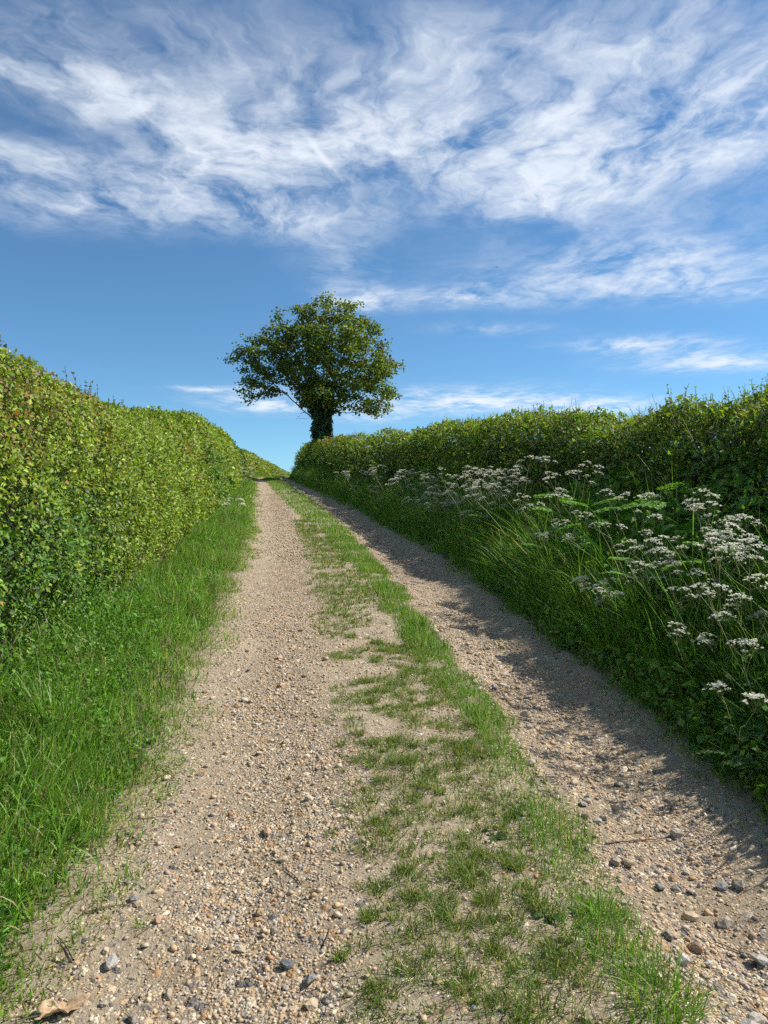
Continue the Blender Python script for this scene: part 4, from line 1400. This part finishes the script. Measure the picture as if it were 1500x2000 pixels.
def straws():
    n = 1500
    y = 1.6 + 8 * RNG.uniform(0, 1, n) ** 1.5
    x = LANE_L(y) + (LANE_R(y) - LANE_L(y)) * RNG.uniform(0, 1, n)
    a = RNG.uniform(0, 6.283, n); L = RNG.uniform(.02, .08, n)
    x2, y2 = x + np.cos(a) * L, y + np.sin(a) * L
    A = np.stack([x, y, ground_z(x, y) + .004], 1); B = np.stack([x2, y2, ground_z(x2, y2) + .006], 1)
    return tube_arrays(A, B, .0011, .0008, 3, pick([(.45, .38, .24), (.25, .18, .11), (.12, .085, .055)], [2, 2, 2], n))


v, f, c = straws()
tag(obj('straw_litter', make_mesh('straw_litter', v, f, M_TWIG_T, c), track), kind='stuff')


def dead_leaf(x, y, az):
    """curled brown leaf: a lobed blade with a raised rim and a stalk"""
    import bmesh
    root = empty('dry_leaf', (x, y, gz(x, y) + .004), az)
    tag(root, 'curled tan dry leaf on bare earth in the bottom left corner', 'leaf')
    n = 44; V, F = [], []
    rings = [.02, .3, .5, .7, .85, 1.0]
    for i, q in enumerate(rings):
        for k in range(n):
            t = 2 * math.pi * k / n
            rad = .044 * (1 + .28 * math.cos(2 * t) + .20 * math.cos(5 * t + .6) + .12 * math.cos(9 * t)) * q
            px, py = math.cos(t) * rad * 1.15, math.sin(t) * rad * .8
            V.append((px, py, .004 + .022 * q ** 2 * (.6 + .5 * math.sin(3 * t + 1)) + .003 * math.sin(px * 260) * q + .002 * math.sin(py * 330 + px * 90)))
    for i in range(len(rings) - 1):
        for k in range(n):
            a, b = i * n + k, i * n + (k + 1) % n
            F.append((a, b, b + n)); F.append((a, b + n, a + n))
    me = make_mesh('blade', np.array(V), np.array(F), M_DEAD, None, True)
    o = obj('blade', me, root)
    md = o.modifiers.new('thick', 'SOLIDIFY'); md.thickness = .0006
    v, f, c = tube_arrays(np.array([(-.05, 0, .006), (-.085, .008, .004)]), np.array([(-.085, .008, .004), (-.12, .004, .003)]), [.0025, .002], [.002, .0015], 5)
    obj('stalk', make_mesh('stalk', v, f, M_TWIG), root)


x, y = px_ground(118, 1962)
dead_leaf(x, y, .5)


# dandelion or plantain rosettes on the worn ridge
def rosette(x, y, rad, n, label):
    root = empty('weed_rosette', (x, y, gz(x, y))); tag(root, label, 'weed', 'flat weed rosettes on the track')
    r = np.random.default_rng(int(abs(x) * 999))
    ang = np.arange(n) * 2 * math.pi / n + r.normal(0, .2, n)
    D0 = np.stack([np.cos(ang), np.sin(ang), np.full(n, .22)], 1)
    v, f, c = leaf_arrays(np.tile([[0, 0, .006]], (1, 1)), np.array([[1., 0, .2]]), np.array([[0, 0, 1.]]), np.array([1.]), np.array([.34]), np.array([(.055, .11, .035)]), True, .25)
    me = make_mesh('leaf', v, f, M_HERB, c)
    for k in range(n):
        o = bpy.data.objects.new('leaf', me); link(o, root)
        s = rad * r.uniform(.7, 1.1); o.scale = (s, s, s); o.rotation_euler = (r.normal(0, .2), r.normal(0, .1), ang[k])


for px, py, rd, n, lb in [(1065, 1785, .075, 8, 'flat dark green weed rosette left of the turf ridge'), (1135, 1768, .06, 7, 'small weed rosette tucked against the turf ridge'), (965, 1635, .07, 9, 'grey green weed rosette among the worn tufts'),
                          (1005, 1590, .055, 8, 'weed rosette farther up among the worn tufts')]:
    x, y = px_ground(px, py)
    rosette(x, y, rd, n, lb)


# ------------------------------------------------------------------ a bird high over the lane
def bird(px, py, dist, span, label):
    loc = Vector(((px - 750) / 1500 * dist, dist, EYE + (1000 - py) / 1500 * dist))
    root = empty('bird', loc, .6); tag(root, label, 'bird')
    import bmesh
    bm = bmesh.new()
    s = span
    prof = [(-.42, .004), (-.25, .04), (-.05, .085), (.14, .075), (.24, .05), (.31, .055), (.38, .03), (.45, .004)]
    rows = []
    for px_, rr in prof:
        rows.append([bm.verts.new((px_ * s * .55, math.cos(t) * rr * s, math.sin(t) * rr * s * .9)) for t in np.linspace(0, 2 * math.pi, 8, endpoint=False)])
    for a, b in zip(rows[:-1], rows[1:]):
        for k in range(8): bm.faces.new((a[k], a[(k + 1) % 8], b[(k + 1) % 8], b[k]))
    me = bpy.data.meshes.new('body'); bm.to_mesh(me); bm.free(); me.materials.append(M_BIRD); obj('body', me, root)
    for sd in (-1, 1):
        W = np.array([(.06, .05 * sd, .02), (-.10, .05 * sd, .02), (.10, .27 * sd, .13), (-.07, .27 * sd, .12), (-.02, .52 * sd, .07), (-.08, .50 * sd, .065)]) * s
        W = np.concatenate([W, W - np.array([0, 0, .012 * s])])
        Fq = [(0, 2, 3, 1), (2, 4, 5, 3), (6, 7, 9, 8), (8, 9, 11, 10), (0, 6, 8, 2), (2, 8, 10, 4), (1, 3, 9, 7), (3, 5, 11, 9), (4, 10, 11, 5)]
        obj('wing', make_mesh('wing', W, np.array(Fq), M_BIRD), root)
    T = np.array([(-.2, .03, 0), (-.2, -.03, 0), (-.40, .07, .0), (-.40, -.07, 0), (-.2, .03, -.01), (-.2, -.03, -.01), (-.40, .07, -.01), (-.40, -.07, -.01)]) * s
    obj('tail', make_mesh('tail', T, np.array([(0, 1, 3, 2), (4, 6, 7, 5), (0, 4, 5, 1), (2, 3, 7, 6), (0, 2, 6, 4), (1, 5, 7, 3)]), M_BIRD), root)


M_BIRD = solid_mat('dark_feathers', (.03, .028, .028), .7, (.05, .045, .04), .001, 20)
bird(970, 522, 60, .32, 'small dark bird flying in the blue gap below the main clouds')
